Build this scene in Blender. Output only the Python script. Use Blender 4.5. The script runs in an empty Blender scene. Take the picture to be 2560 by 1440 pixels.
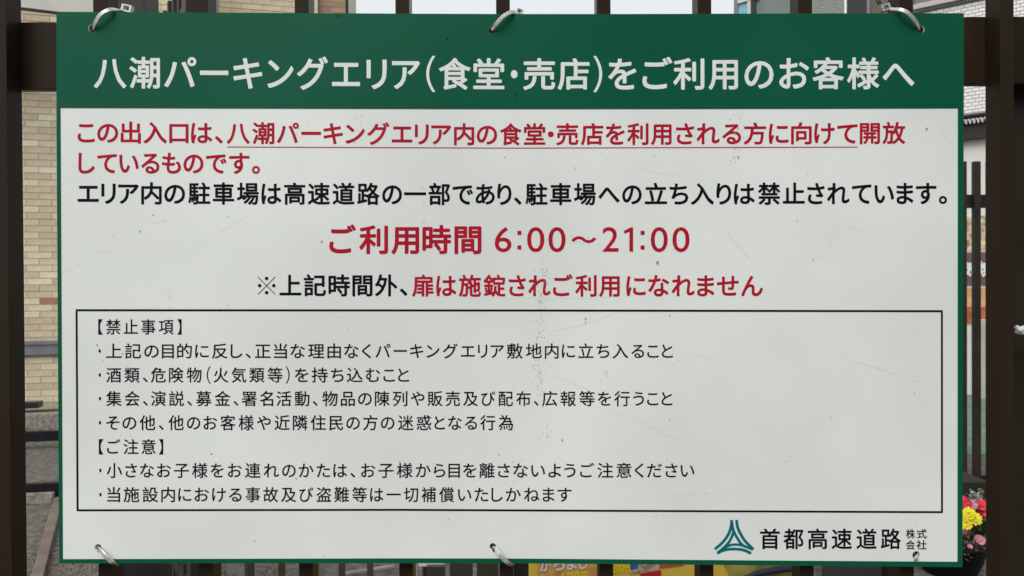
import bpy, bmesh, math, random
from mathutils import Vector, Matrix, Euler
random.seed(7)
scene = bpy.context.scene
COL = scene.collection

# ------------------------------------------------------------------ camera
F = 1849.0                      # focal length in photo pixels (2560 wide)
CAM = Vector((0.0, 0.0, 1.40))
cam_data = bpy.data.cameras.new('camera')
cam_data.sensor_width = 36.0
cam_data.lens = 36.0 * F / 2560.0
cam_data.clip_start = 0.02
cam_data.clip_end = 2000.0
cam_data.dof.use_dof = True
cam_data.dof.focus_distance = 1.0
cam_data.dof.aperture_fstop = 14.0
cam = bpy.data.objects.new('camera', cam_data)
ROT = Matrix.Rotation(math.radians(90 - 0.40), 3, 'X') @ Matrix.Rotation(math.radians(-0.33), 3, 'Z')
cam.matrix_world = Matrix.Translation(CAM) @ ROT.to_4x4()
COL.objects.link(cam)
scene.camera = cam

# ------------------------------------------------------------------ world: overcast daylight
world = bpy.data.worlds.new('World')
scene.world = world
world.use_nodes = True
wn = world.node_tree
wn.nodes.clear()
w_out = wn.nodes.new('ShaderNodeOutputWorld')
w_bg = wn.nodes.new('ShaderNodeBackground')
w_sky = wn.nodes.new('ShaderNodeTexSky')
w_sky.sky_type = 'NISHITA'
w_sky.sun_disc = False
w_sky.sun_elevation = math.radians(48)
w_sky.sun_rotation = math.radians(205)
w_sky.air_density = 1.0
w_sky.dust_density = 6.0
w_hsv = wn.nodes.new('ShaderNodeHueSaturation')
w_hsv.inputs['Saturation'].default_value = 0.25
w_mix = wn.nodes.new('ShaderNodeMixRGB')
w_mix.inputs['Fac'].default_value = 0.88          # closed cloud layer over the clear sky
w_mix.inputs['Color2'].default_value = (7.05, 7.4, 7.65, 1)
wn.links.new(w_sky.outputs[0], w_hsv.inputs['Color'])
wn.links.new(w_hsv.outputs[0], w_mix.inputs['Color1'])
wn.links.new(w_mix.outputs[0], w_bg.inputs['Color'])
w_bg.inputs['Strength'].default_value = 0.10
wn.links.new(w_bg.outputs[0], w_out.inputs['Surface'])

sun_d = bpy.data.lights.new('sun', 'SUN')
sun_d.energy = 1.5
sun_d.angle = math.radians(40)
sun_d.color = (1.0, 0.97, 0.93)
sun = bpy.data.objects.new('sun', sun_d)
COL.objects.link(sun)
az, el = math.radians(205), math.radians(48)       # behind the photographer, to the left
sdir = Vector((math.sin(az) * math.cos(el), math.cos(az) * math.cos(el), math.sin(el)))
sun.rotation_euler = sdir.to_track_quat('Z', 'Y').to_euler()

scene.view_settings.view_transform = 'Standard'
scene.view_settings.look = 'None'
scene.view_settings.exposure = 0.32
scene.view_settings.gamma = 1.0
scene.view_settings.use_curve_mapping = False

# ------------------------------------------------------------------ measuring helpers
def ray(px, py):
    return (ROT @ Vector(((px - 1280) / F, -(py - 720) / F, -1.0)))

def P(px, py, Y):
    """point of the plane Y = const seen at photo pixel px, py"""
    d = ray(px, py)
    return CAM + d * (Y / d.y)

class Wall:
    """a vertical plane through (px at depth Y), running at angle phi (radians) to the picture plane"""
    def __init__(self, px, Y, phi):
        p = P(px, 700, Y)
        self.o = Vector((p.x, p.y, 0))
        self.d = Vector((math.cos(phi), math.sin(phi), 0))
        self.n = Vector((math.sin(phi), -math.cos(phi), 0))     # towards the camera
    def hit(self, px, py):
        d = ray(px, py)
        t = (self.o - CAM).dot(self.n) / d.dot(self.n)
        q = CAM + d * t
        return (q - self.o).dot(self.d), q.z
    def pt(self, s, z, out=0.0):
        return self.o + self.d * s + self.n * out + Vector((0, 0, z))

def ground(px, py):
    d = ray(px, py)
    return CAM + d * (-CAM.z / d.z)

# ------------------------------------------------------------------ materials
def lin(c):
    return tuple(((v / 255) / 12.92 if v / 255 <= 0.04045 else ((v / 255 + 0.055) / 1.055) ** 2.4) for v in c)

def mat(name, col, rough=0.6, metal=0.0, var=0.12, scale=8.0, bump=0.0, bscale=60.0, col2=None, spec=0.5, detail=6.0, coat=0.0, stretch=None):
    m = bpy.data.materials.new(name)
    m.use_nodes = True
    nt = m.node_tree
    b = nt.nodes['Principled BSDF']
    b.inputs['Roughness'].default_value = rough
    b.inputs['Metallic'].default_value = metal
    b.inputs['Specular IOR Level'].default_value = spec
    b.inputs['Coat Weight'].default_value = coat
    tc = nt.nodes.new('ShaderNodeTexCoord')
    mp = nt.nodes.new('ShaderNodeMapping')
    if stretch: mp.inputs['Scale'].default_value = stretch
    nt.links.new(tc.outputs['Object'], mp.inputs['Vector'])
    nz = nt.nodes.new('ShaderNodeTexNoise')
    nz.inputs['Scale'].default_value = scale
    nz.inputs['Detail'].default_value = detail
    nt.links.new(mp.outputs[0], nz.inputs['Vector'])
    cr = nt.nodes.new('ShaderNodeValToRGB')
    c2 = col2 if col2 else tuple(min(1, v * (1 + var)) for v in col)
    c1 = tuple(v * (1 - var) for v in col)
    cr.color_ramp.elements[0].position = 0.32
    cr.color_ramp.elements[1].position = 0.68
    cr.color_ramp.elements[0].color = (*c1, 1)
    cr.color_ramp.elements[1].color = (*c2, 1)
    nt.links.new(nz.outputs['Fac'], cr.inputs['Fac'])
    nt.links.new(cr.outputs[0], b.inputs['Base Color'])
    if bump > 0:
        n2 = nt.nodes.new('ShaderNodeTexNoise')
        n2.inputs['Scale'].default_value = bscale
        n2.inputs['Detail'].default_value = 8
        nt.links.new(mp.outputs[0], n2.inputs['Vector'])
        bp = nt.nodes.new('ShaderNodeBump')
        bp.inputs['Strength'].default_value = bump
        bp.inputs['Distance'].default_value = 0.01
        nt.links.new(n2.outputs['Fac'], bp.inputs['Height'])
        nt.links.new(bp.outputs[0], b.inputs['Normal'])
    return m

def sheet_material(name, col, speck=(0.16, 0.15, 0.13), amount=1.0, haze=(0.03, 0.03, 0.03)):
    """printed plastic sheet: rubbed patches, dirt specks gathered in rain runs, hairline scratches"""
    m = bpy.data.materials.new(name)
    m.use_nodes = True
    nt = m.node_tree; N = nt.nodes; L = nt.links
    b = N['Principled BSDF']
    b.inputs['Specular IOR Level'].default_value = 0.28
    tc = N.new('ShaderNodeTexCoord')
    def noise(sc, det=4, stretch=(1, 1, 1)):
        mp = N.new('ShaderNodeMapping'); mp.inputs['Scale'].default_value = stretch
        L.new(tc.outputs['Object'], mp.inputs['Vector'])
        n = N.new('ShaderNodeTexNoise'); n.inputs['Scale'].default_value = sc; n.inputs['Detail'].default_value = det
        L.new(mp.outputs[0], n.inputs['Vector']); return n.outputs['Fac']
    def ramp(src, a, bb):
        r = N.new('ShaderNodeMapRange'); r.inputs['From Min'].default_value = a; r.inputs['From Max'].default_value = bb
        L.new(src, r.inputs['Value']); return r.outputs[0]
    def mul(a, c):
        r = N.new('ShaderNodeMath'); r.operation = 'MULTIPLY'
        for k, v in enumerate((a, c)):
            if isinstance(v, float): r.inputs[k].default_value = v
            else: L.new(v, r.inputs[k])
        return r.outputs[0]
    # soft rubbed patches
    mx = N.new('ShaderNodeMixRGB')
    mx.inputs['Color1'].default_value = (*[v * 0.935 for v in col], 1)
    mx.inputs['Color2'].default_value = (*[min(1, v * 1.03 + h) for v, h in zip(col, haze)], 1)
    L.new(ramp(noise(3.2, 3), 0.35, 0.68), mx.inputs['Fac'])
    # specks
    vo = N.new('ShaderNodeTexVoronoi'); vo.inputs['Scale'].default_value = 130
    mpv = N.new('ShaderNodeMapping'); mpv.inputs['Scale'].default_value = (1, 1, 0.75)
    L.new(tc.outputs['Object'], mpv.inputs['Vector']); L.new(mpv.outputs[0], vo.inputs['Vector'])
    dot = ramp(vo.outputs['Distance'], 0.17, 0.08)
    sel = N.new('ShaderNodeSeparateColor'); L.new(vo.outputs['Color'], sel.inputs[0])
    streak = ramp(noise(7.0, 3, (1, 1, 0.12)), 0.50, 0.72)
    patch = ramp(noise(16.0, 4), 0.45, 0.65)
    th = N.new('ShaderNodeMath'); th.operation = 'MULTIPLY_ADD'
    L.new(mul(streak, patch), th.inputs[0]); th.inputs[1].default_value = 0.60; th.inputs[2].default_value = 0.010
    lt = N.new('ShaderNodeMath'); lt.operation = 'LESS_THAN'
    L.new(sel.outputs[0], lt.inputs[0]); L.new(th.outputs[0], lt.inputs[1])
    f = mul(mul(dot, lt.outputs[0]), 0.35 * amount)
    m2 = N.new('ShaderNodeMixRGB'); L.new(f, m2.inputs['Fac']); L.new(mx.outputs[0], m2.inputs['Color1'])
    m2.inputs['Color2'].default_value = (*speck, 1)
    # grey dirt film in the runs
    f3 = mul(mul(ramp(noise(260.0, 3), 0.5, 0.7), streak), 0.07 * amount)
    m3 = N.new('ShaderNodeMixRGB'); L.new(f3, m3.inputs['Fac']); L.new(m2.outputs[0], m3.inputs['Color1'])
    m3.inputs['Color2'].default_value = (*speck, 1)
    L.new(m3.outputs[0], b.inputs['Base Color'])
    rr = N.new('ShaderNodeMapRange'); rr.inputs['To Min'].default_value = 0.26; rr.inputs['To Max'].default_value = 0.42
    L.new(noise(5.0, 4), rr.inputs['Value']); L.new(rr.outputs[0], b.inputs['Roughness'])
    bp = N.new('ShaderNodeBump'); bp.inputs['Strength'].default_value = 0.03; bp.inputs['Distance'].default_value = 0.002
    L.new(noise(160.0, 3), bp.inputs['Height']); L.new(bp.outputs[0], b.inputs['Normal'])
    return m

M = {}
M['white_sheet'] = sheet_material('white printed sheet', (0.80, 0.83, 0.80))
M['green_sheet'] = sheet_material('green printed sheet', (0.003, 0.098, 0.050), speck=(0.01, 0.03, 0.02), haze=(0.002, 0.003, 0.004))
M['green_sheet'].node_tree.nodes['Principled BSDF'].inputs['Specular IOR Level'].default_value = 0.13
M['panel_edge'] = mat('aluminium composite edge', (0.55, 0.62, 0.58), 0.5, var=0.06)
M['red_ink'] = mat('red lettering', (0.44, 0.010, 0.030), 0.45, spec=0.10, var=0.08, scale=20)
M['black_ink'] = mat('black lettering', (0.005, 0.0055, 0.009), 0.5, spec=0.08, var=0.15, scale=20)
M['white_ink'] = mat('white lettering', (0.80, 0.83, 0.81), 0.42, spec=0.18, var=0.04, scale=20)
M['teal_ink'] = mat('teal emblem', (0.0, 0.155, 0.175), 0.42, spec=0.18, var=0.05, scale=20)
M['scratch'] = mat('scratch', (0.71, 0.73, 0.695), 0.6, var=0.10, scale=40)
M['bronze'] = mat('dark bronze anodised aluminium', (0.026, 0.0175, 0.0112), 0.32, var=0.22, scale=7, bump=0.03, bscale=200, spec=0.11, stretch=(1, 1, 0.2))
M['bronze_far'] = mat('weathered bronze aluminium', (0.028, 0.022, 0.016), 0.42, spec=0.3, var=0.2, scale=6)
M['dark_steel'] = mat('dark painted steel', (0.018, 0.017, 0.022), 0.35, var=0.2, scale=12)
M['strap'] = mat('weathered tie band', (0.60, 0.59, 0.56), 0.28, metal=0.45, var=0.14, scale=220, bump=0.08, bscale=400, detail=3)
M['wire'] = mat('black wire', (0.012, 0.03, 0.03), 0.4)
M['rope'] = mat('white rope', (0.78, 0.77, 0.74), 0.8, var=0.1, scale=200, bump=0.5, bscale=600)

# ------------------------------------------------------------------ object helpers
def tag(o, label=None, cat=None, group=None, kind=None):
    if label: o['label'] = label
    if cat: o['category'] = cat
    if group: o['group'] = group
    if kind: o['kind'] = kind
    return o

def empty(name, loc, label=None, cat=None, group=None):
    o = bpy.data.objects.new(name, None)
    o.empty_display_size = 0.05
    o.location = loc
    COL.objects.link(o)
    return tag(o, label, cat, group)

def link(name, me, parent=None, m=None):
    o = bpy.data.objects.new(name, me)
    COL.objects.link(o)
    if m is not None and not me.materials: me.materials.append(m)
    if parent is not None:
        o.parent = parent
        off = Vector((0, 0, 0)); p = parent
        while p is not None:
            off += Vector(p.location); p = p.parent
        o.location = -off
    return o

class MB:
    """collects faces in world coordinates"""
    def __init__(self): self.v = []; self.f = []
    def add(self, vs, fs):
        k = len(self.v); self.v += [tuple(v) for v in vs]; self.f += [tuple(i + k for i in f) for f in fs]
    def hexa(self, c):      # 8 corners, bottom 4 then top 4
        self.add(c, [(0, 3, 2, 1), (4, 5, 6, 7), (0, 1, 5, 4), (1, 2, 6, 5), (2, 3, 7, 6), (3, 0, 4, 7)])
    def box(self, x0, x1, y0, y1, z0, z1):
        self.hexa([(x0, y0, z0), (x1, y0, z0), (x1, y1, z0), (x0, y1, z0), (x0, y0, z1), (x1, y0, z1), (x1, y1, z1), (x0, y1, z1)])
    def wbox(self, w, s0, s1, z0, z1, back, out):
        self.hexa([w.pt(s0, z0, out), w.pt(s1, z0, out), w.pt(s1, z0, back), w.pt(s0, z0, back),
                   w.pt(s0, z1, out), w.pt(s1, z1, out), w.pt(s1, z1, back), w.pt(s0, z1, back)])
    def tube(self, pts, r, n=10, cap=True):
        pts = [Vector(p) for p in pts]; rings = []
        for i, p in enumerate(pts):
            t = (pts[min(i + 1, len(pts) - 1)] - pts[max(i - 1, 0)]).normalized()
            a = t.cross(Vector((0, 0, 1)) if abs(t.z) < 0.9 else Vector((1, 0, 0))).normalized(); b = t.cross(a)
            rr = r[i] if isinstance(r, (list, tuple)) else r
            rings.append([p + (a * math.cos(2 * math.pi * k / n) + b * math.sin(2 * math.pi * k / n)) * rr for k in range(n)])
        vs = [v for g in rings for v in g]; fs = []
        for i in range(len(pts) - 1):
            for k in range(n):
                fs.append((i * n + k, i * n + (k + 1) % n, (i + 1) * n + (k + 1) % n, (i + 1) * n + k))
        if cap: fs += [tuple(range(n))[::-1], tuple((len(pts) - 1) * n + k for k in range(n))]
        self.add(vs, fs)
    def mesh(self, name, smooth=False):
        me = bpy.data.meshes.new(name); me.from_pydata(self.v, [], self.f); me.update()
        if smooth:
            for p in me.polygons: p.use_smooth = True
        return me
    def build(self, name, m, parent=None, smooth=False, bevel=0.0):
        me = self.mesh(name, smooth); me.materials.append(m)
        bm = bmesh.new(); bm.from_mesh(me)
        bmesh.ops.recalc_face_normals(bm, faces=bm.faces)
        if bevel > 0:
            bmesh.ops.bevel(bm, geom=bm.edges[:], offset=bevel, segments=2, affect='EDGES', profile=0.7)
        bm.to_mesh(me); bm.free()
        return link(name, me, parent)

# =================================================================== GROUND
# unseen wall added behind the camera for the glossy board and railing to mirror
M['added_wall'] = mat('dull render', (0.16, 0.15, 0.14), 0.8, var=0.15, scale=1)
def ground_sheet(name, pts, z, m):
    mb = MB(); mb.add([(p[0], p[1], z) for p in pts], [tuple(range(len(pts)))])
    o = mb.build(name, m); return tag(o, kind='structure')

M['asphalt'] = mat('worn grey-brown paving', (0.125, 0.115, 0.098), 0.95, var=0.50, scale=22.0, bump=1.0, bscale=90, detail=12)
M['concrete'] = mat('stained concrete', (0.23, 0.212, 0.18), 0.95, var=0.42, scale=24, bump=1.0, bscale=60, detail=10)
M['dark_soil'] = mat('dark dirt', (0.05, 0.047, 0.036), 1.0, var=0.45, scale=14, bump=0.9, bscale=60)
M['green_paint'] = mat('worn green floor paint', (0.13, 0.21, 0.145), 0.8, var=0.25, scale=5, bump=0.3, detail=10)
M['moss'] = mat('moss', (0.045, 0.06, 0.012), 1.0, var=0.5, scale=30, bump=0.8)
g = ground_sheet('ground', [(-900, -900), (900, -900), (900, 900), (-900, 900)], 0.0, M['asphalt'])

mb = MB(); mb.box(-1.2, 26, -12, -5.5, 0, 4.8); refl_wall = mb.build('added_reflected_wall', M['added_wall']); tag(refl_wall, kind='structure')
# =================================================================== NOTICE SIGN
SY = 1.0          # depth of the sign's printed face
def lerp3(x, xs, ys):
    for i in range(len(xs) - 1):
        if x <= xs[i + 1] or i == len(xs) - 2:
            t = (x - xs[i]) / (xs[i + 1] - xs[i]); return ys[i] + (ys[i + 1] - ys[i]) * t
EX = (141, 320, 640, 960, 1280, 1600, 1920, 2240, 2409)
top_y = lambda x: lerp3(x, EX, (29.4, 30.4, 32, 33.8, 35, 35, 33.7, 33.2, 32.9))
bot_y = lambda x: lerp3(x, EX, (1408.6, 1408.4, 1408, 1408, 1408.3, 1410.6, 1413.5, 1416.2, 1418))
in_top = lambda x: lerp3(x, (151, 640, 1280, 1920, 2395), (270, 271.5, 273, 272.2, 271))
in_bot = lambda x: lerp3(x, (157, 640, 1000, 1280, 1600, 1920, 2394), (1398, 1397, 1396, 1396.5, 1399, 1401.5, 1404.6))
sx = lambda x0, x1, x2, x3, u, v: (x0 + (x1 - x0) * u) * (1 - v) + (x2 + (x3 - x2) * u) * v

sign = empty('notice_sign', P(1280, 1413, SY), 'large green and white Japanese notice board tied to the dark railing', 'sign')
signloc = Vector(sign.location)
NU = 16
def strip(xa0, xa1, ya, xb0, xb1, yb, yf, depth):
    """solid strip between curve ya (upper) and yb (lower); front face at depth yf, thickness depth"""
    mb = MB(); fr = []; bk = []
    for i in range(NU + 1):
        u = i / NU
        for (x0, x1, yy) in ((xa0, xa1, ya), (xb0, xb1, yb)):
            x = x0 + (x1 - x0) * u; p = P(x, yy(x), yf)
            fr.append(p); bk.append(Vector((p.x, yf + depth, p.z)))
    n = len(fr); vs = fr + bk; fs = []
    for i in range(NU):
        a, b, c, d = 2 * i, 2 * i + 1, 2 * i + 3, 2 * i + 2
        fs += [(a, b, c, d), (n + a, n + d, n + c, n + b), (a, d, n + d, n + a), (b, n + b, n + c, c)]
    fs += [(0, n, n + 1, 1), (2 * NU, 2 * NU + 1, n + 2 * NU + 1, n + 2 * NU)]
    mb.add(vs, fs); return mb

holes = [(230, 70, 10.0), (1230, 75, 9.0), (2302, 73, 9.5), (245, 1369, 8.8), (1232, 1366, 8.2), (2291, 1388, 10.0)]
torn = [(251, 1377, 7.8), (1238, 1375, 7.6)]
cutters = []
for group_ in (holes, torn):
    cut = MB()
    for hx, hy, hr in group_:
        c = P(hx, hy, SY); r = hr / F
        cut.tube([c + Vector((0, -0.02, 0)), c + Vector((0, 0.02, 0))], r, 20)
    cutters.append(cut.build('cutter', M['bronze']))
def perforate(o, cutter):
    md = o.modifiers.new('b', 'BOOLEAN'); md.operation = 'DIFFERENCE'; md.object = cutter; md.solver = 'EXACT'
    dg = bpy.context.evaluated_depsgraph_get(); dg.update()
    me = bpy.data.meshes.new_from_object(o.evaluated_get(dg))
    o.modifiers.clear()
    if len(me.polygons) > 8: o.data = me

panel = strip(141, 2409.7, top_y, 148, 2406.3, bot_y, SY, 0.0030).build('panel', M['white_sheet'], sign)
panel.data.materials.append(M['panel_edge'])
for p in panel.data.polygons:
    if abs(p.normal.y) < 0.5: p.material_index = 1
bpy.context.view_layer.update(); perforate(panel, cutters[0]); bpy.context.view_layer.update(); perforate(panel, cutters[1])
band = strip(141, 2409.7, top_y, 151.0 - 10, 2395 + 14.5, in_top, SY - 0.0004, 0.00036).build('header_band', M['green_sheet'], sign)
perforate(band, cutters[0])
left_b = MB()
def quadstrip(cs, yf=SY - 0.0004, d=0.00036):
    mb = MB(); f = [P(x, y, yf) for x, y in cs]; k = [Vector((p.x, yf + d, p.z)) for p in f]
    mb.hexa(f + k); return mb
quadstrip([(141, 270.0), (151, 270.0), (157, 1398), (148, 1398)]).build('border_strip', M['green_sheet'], sign)
quadstrip([(2395, 271.1), (2409.4, 271.0), (2406.3, 1404.6), (2394, 1404.6)]).build('border_strip', M['green_sheet'], sign)
bot = strip(148, 2406.3, in_bot, 148, 2406.3, bot_y, SY - 0.0004, 0.00036).build('border_strip', M['green_sheet'], sign)
for c_ in cutters: bpy.data.objects.remove(c_)

# ---- lettering
_gc = {}
def glyph(ch, off):
    key = (ch, off)
    if key in _gc: return _gc[key]
    cu = bpy.data.curves.new('g', 'FONT'); cu.body = ch; cu.size = 1.0; cu.offset = off; cu.resolution_u = 4
    ob = bpy.data.objects.new('g', cu); COL.objects.link(ob)
    dg = bpy.context.evaluated_depsgraph_get(); dg.update()
    me = bpy.data.meshes.new_from_object(ob.evaluated_get(dg))
    vs = [(v.co.x, v.co.y) for v in me.vertices]
    fs = [tuple(p.vertices) for p in me.polygons]
    bpy.data.objects.remove(ob); bpy.data.curves.remove(cu); bpy.data.meshes.remove(me)
    xs = [v[0] for v in vs]; ys = [v[1] for v in vs]
    _gc[key] = (vs, fs, min(xs), max(xs), min(ys), max(ys)); return _gc[key]
REF = glyph('様', 0.0)
REF_H = REF[5] - REF[4]; REF_C = (REF[5] + REF[4]) / 2
KANA = set('このはられるをされにけてしいものですパーキングエリアへちりますごのおなせんくとやびよかたねぬうだむめそわ')
SMALL = set('、。・：:ー一〜～（）()※')
def stamps(r):
    """offsets (photo pixels) of the copies that thicken a thin glyph; each lies a hair above the last"""
    if r < 0.12: return [(0, 0)]
    q = 0.7071 * r
    return [(r, 0), (-r, 0), (0, r), (0, -r), (q, q), (-q, q), (q, -q), (-q, -q)]
def put(mb, ch, off, x0, x1, yc, em, yscale=1.0, Y=None, to=None):
    """one glyph whose ink spans x0..x1 in photo pixels, kanji box centred on yc"""
    vs, fs, a, b, c, d = glyph(ch, 0)
    ox = off * em
    kx = (x1 - x0 - 2 * ox) / max(b - a, 1e-6)
    yb = (lambda x: yc(x)) if callable(yc) else (lambda x: yc)
    if ch in '()':
        h_ = em * 0.52; cx_ = yb((x0 + x1) / 2); W_ = em * 0.055 + ox; sg = 1 if ch == '(' else -1
        pp_ = []
        for i in range(13):
            t = -1 + i / 6; bow = (1 - t * t)
            xc = (x1 - W_ / 2 - bow * (x1 - x0 - W_)) if sg > 0 else (x0 + W_ / 2 + bow * (x1 - x0 - W_))
            pp_.append((xc, cx_ + t * h_))
        k_ = len(mb.v); mb.add([P(x + d_, y, Y) for x, y in pp_ for d_ in (-W_ / 2 * 1.15, W_ / 2 * 1.15)], [(2 * i, 2 * i + 1, 2 * i + 3, 2 * i + 2) for i in range(12)])
        return
    for n, (dx, dy) in enumerate(stamps(ox)):
        out = []
        for (u, v) in vs:
            X = x0 + ox + (u - a) * kx + dx; Yp = yb(X) - (v - REF_C) * (em * yscale - 2 * ox) + dy
            out.append(P(X, Yp, Y - 0.000012 * n))
        mb.add(out, fs)

def seg_layout(s, x0, x1, em, off, gap):
    ws = []
    for ch in s:
        g_ = glyph(ch, 0); ws.append((g_[3] - g_[2] + 2 * off) * em)
    n = len(s)
    if n == 1: return [(s, x0, x1)]
    k = (x1 - x0 - gap * (n - 1)) / sum(ws)
    k = max(0.93, min(1.12, k))
    gp = (x1 - x0 - k * sum(ws)) / (n - 1)
    res = []; x = x0
    for ch, w in zip(s, ws):
        res.append((ch, x, x + w * k)); x += w * k + gp
    return res

def text_line(name, segs, yc, H, off, m, gap=0.10, parent=sign, Y=SY - 0.0002, kana=1.04):
    em = H / REF_H; mb = MB()
    for s, x0, x1 in segs:
        for ch, a, b in seg_layout(s, x0, x1, em, off, gap * em):
            put(mb, ch, off, a, b, yc, em, kana if ch in KANA else 1.0, Y)
    me = mb.mesh(name); me.materials.append(m)
    return link(name, me, parent)
Q = lambda a, b, c: (lambda x: lerp3(x, (360, 1280, 2200), (a, b, c)))

title = [('八', 234.6, 316), ('潮', 323, 400), ('パ', 410, 491), ('ー', 500, 571), ('キ', 583, 656), ('ン', 668, 734), ('グ', 742, 820), ('エ', 830, 900), ('リ', 916, 967),
 ('ア', 980, 1050), ('(', 1066, 1088), ('食', 1097, 1177), ('堂', 1183, 1261), ('・', 1277, 1294), ('売', 1307.5, 1388), ('店', 1394, 1474), (')', 1483.5, 1505), ('を', 1520.6, 1591),
 ('ご', 1606, 1681), ('利', 1683, 1761), ('用', 1771, 1845), ('の', 1861, 1934), ('お', 1948, 2022.6), ('客', 2031, 2110), ('様', 2117.6, 2198.5), ('へ', 2206, 2286)]
text_line('title_lettering', title, Q(181.8, 185.6, 183.3), 80, 0.0185, M['white_ink'], Y=SY - 0.0006, kana=1.06)
text_line('red_lettering', [('この出入口は、', 193.9, 557), ('八潮パーキングエリア', 566.8, 1128), ('内の', 1135, 1243), ('食', 1250, 1304), ('堂・売店', 1309.5, 1508.5),
 ('を利用', 1514, 1679), ('される', 1690, 1853), ('方に向けて', 1859, 2144), ('開放', 2149.5, 2263.5)], Q(331.4, 336, 332.6), 55.5, 0.021, M['red_ink'])
text_line('red_lettering', [('しているものです。', 196, 650)], Q(407.5, 409, 409), 55.5, 0.021, M['red_ink'])
text_line('black_lettering', [('エリア内の', 193.9, 462.7), ('駐車場は', 470.5, 703.4), ('高速道路の', 710, 1005), ('一部であり、', 1010, 1304), ('駐車場への', 1313.8, 1604.4),
 ('立ち入りは', 1611.7, 1887), ('禁止されて', 1895, 2178.6), ('います。', 2186, 2367.6)], Q(483.3, 485.6, 483.5), 56, 0.021, M['black_ink'])
HOURS_Y = 599
text_line('red_lettering', [('ご利用時間', 823, 1203.7)], HOURS_Y, 73, 0.024, M['red_ink'])
mbn = MB()
def put_box(mb, ch, off, x0, x1, y0, y1, Y=SY - 0.0002, to=None):
    vs, fs, a, b, c, d = glyph(ch, 0)
    r = off * (y1 - y0)
    for n, (dx, dy) in enumerate(stamps(r)):
        o_ = []
        for u, v in vs:
            X = x0 + r + (u - a) / (b - a) * (x1 - x0 - 2 * r) + dx; Yp = y1 - r - (v - c) / (d - c) * (y1 - y0 - 2 * r) + dy
            o_.append(to(X, Yp, n) if to else P(X, Yp, Y - 0.000012 * n))
        mb.add(o_, fs)
for ch, a, b in [('6', 1236.7, 1278.7), ('0', 1317.6, 1361), ('0', 1371, 1414), ('0', 1626.7, 1669.5), ('0', 1681, 1724)]:
    put_box(mbn, ch, 0.006, a, b, 567.5, 630.5)
put_box(mbn, '2', 0.008, 1506, 1546.5, 567.5, 629.3)
mbn.add([P(x, y, SY - 0.0002) for x, y in ((1573.5, 629.3), (1573.5, 579.5), (1561.5, 584.5), (1559.5, 577.5), (1576, 568.3), (1582.8, 568.3), (1582.8, 629.3))], [(0, 1, 5, 6), (1, 2, 3, 4), (1, 4, 5)])
for xx in (1293.5, 1601.5):
    for yy in (577, 613.5):
        mbn.add([P(xx, yy, SY - 0.0002), P(xx + 10, yy, SY - 0.0002), P(xx + 10, yy + 10.5, SY - 0.0002), P(xx, yy + 10.5, SY - 0.0002)], [(0, 1, 2, 3)])
put_box(mbn, '〜', 0.09, 1428.5, 1490.5, 590.5, 607.5)
me = mbn.mesh('red_numerals'); me.materials.append(M['red_ink']); link('red_numerals', me, sign)
text_line('black_lettering', [('上記時間外、', 698.7, 1018.7)], 713.5, 55.5, 0.021, M['black_ink'])
text_line('red_lettering', [('扉は施錠', 1030, 1264), ('されご利用', 1271.6, 1549.4), ('になれません', 1565.6, 1907.5)], 714.3, 55.5, 0.021, M['red_ink'])

mb = MB()
for a_, b_ in (((645, 692.5), (688, 736)), ((688, 692.5), (645, 736))): ribbon_pts = (a_, b_); d0 = Vector((b_[0] - a_[0], b_[1] - a_[1])).normalized() * 0.95; n0_ = Vector((-d0.y, d0.x)); mb.add([P(a_[0] + n0_.x, a_[1] + n0_.y, SY - 0.0002), P(b_[0] + n0_.x, b_[1] + n0_.y, SY - 0.0002), P(b_[0] - n0_.x, b_[1] - n0_.y, SY - 0.0002), P(a_[0] - n0_.x, a_[1] - n0_.y, SY - 0.0002)], [(0, 1, 2, 3)])
for cx, cy in ((666.5, 696), (666.5, 731.5), (649, 714), (684.5, 714)):
    mb.add([P(cx + 4.4 * math.cos(k * math.pi / 8), cy + 4.4 * math.sin(k * math.pi / 8), SY - 0.0003) for k in range(16)], [tuple(range(16))])
me = mb.mesh('reference_mark'); me.materials.append(M['black_ink']); link('reference_mark', me, sign)
rows = [
 (817.3, [('【', 245.5, 257), ('禁止事項', 265, 434), ('】', 443, 454)]),
 (877.5, [('・', 246.3, 251.8), ('上記の目的に反し、', 264.7, 627), ('正当な理由なく', 637.5, 927.6), ('パーキングエリア', 938.6, 1260), ('敷地内に立ち入ること', 1267, 1682)]),
 (937.5, [('・', 246.6, 252.1), ('酒類、危険物', 265.4, 504), ('(', 516.8, 526.7), ('火気類等', 534, 706), (')', 714, 724), ('を持ち込むこと', 737, 1022.8)]),
 (996.5, [('・', 247, 252.5), ('集会、演説、', 265.4, 480), ('募金、署名活動、', 490, 794), ('物品の陳列', 805.7, 1018.5), ('や販売及び配布、', 1027, 1346.5), ('広報等を行うこと', 1355, 1681)]),
 (1056.8, [('・', 247.2, 252.7), ('その他、', 265.4, 409), ('他のお客様や', 421, 677), ('近隣住民の方の', 686, 986), ('迷惑となる行為', 995, 1282.8)]),
 (1117.0, [('【', 247, 258.5), ('ご注意', 267.5, 389), ('】', 397, 408)]),
 (1176.0, [('・', 248, 253.5), ('小さなお子様を', 266.5, 559), ('お連れのかたは、', 569.4, 888), ('お子様から目を離', 902.5, 1236.8), ('さないよう', 1244, 1439), ('ご注意ください', 1450, 1736)]),
 (1236.5, [('・', 248.3, 253.8), ('当施設内における', 268, 604), ('事故及び盗難等は', 614, 958.4), ('一切補償', 966, 1135), ('いたしかねます', 1144.8, 1429)])]
for yc, segs in rows:
    text_line('rule_lettering', segs, yc, 38.2, 0.0095, M['black_ink'], gap=0.19, kana=1.0)
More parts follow.
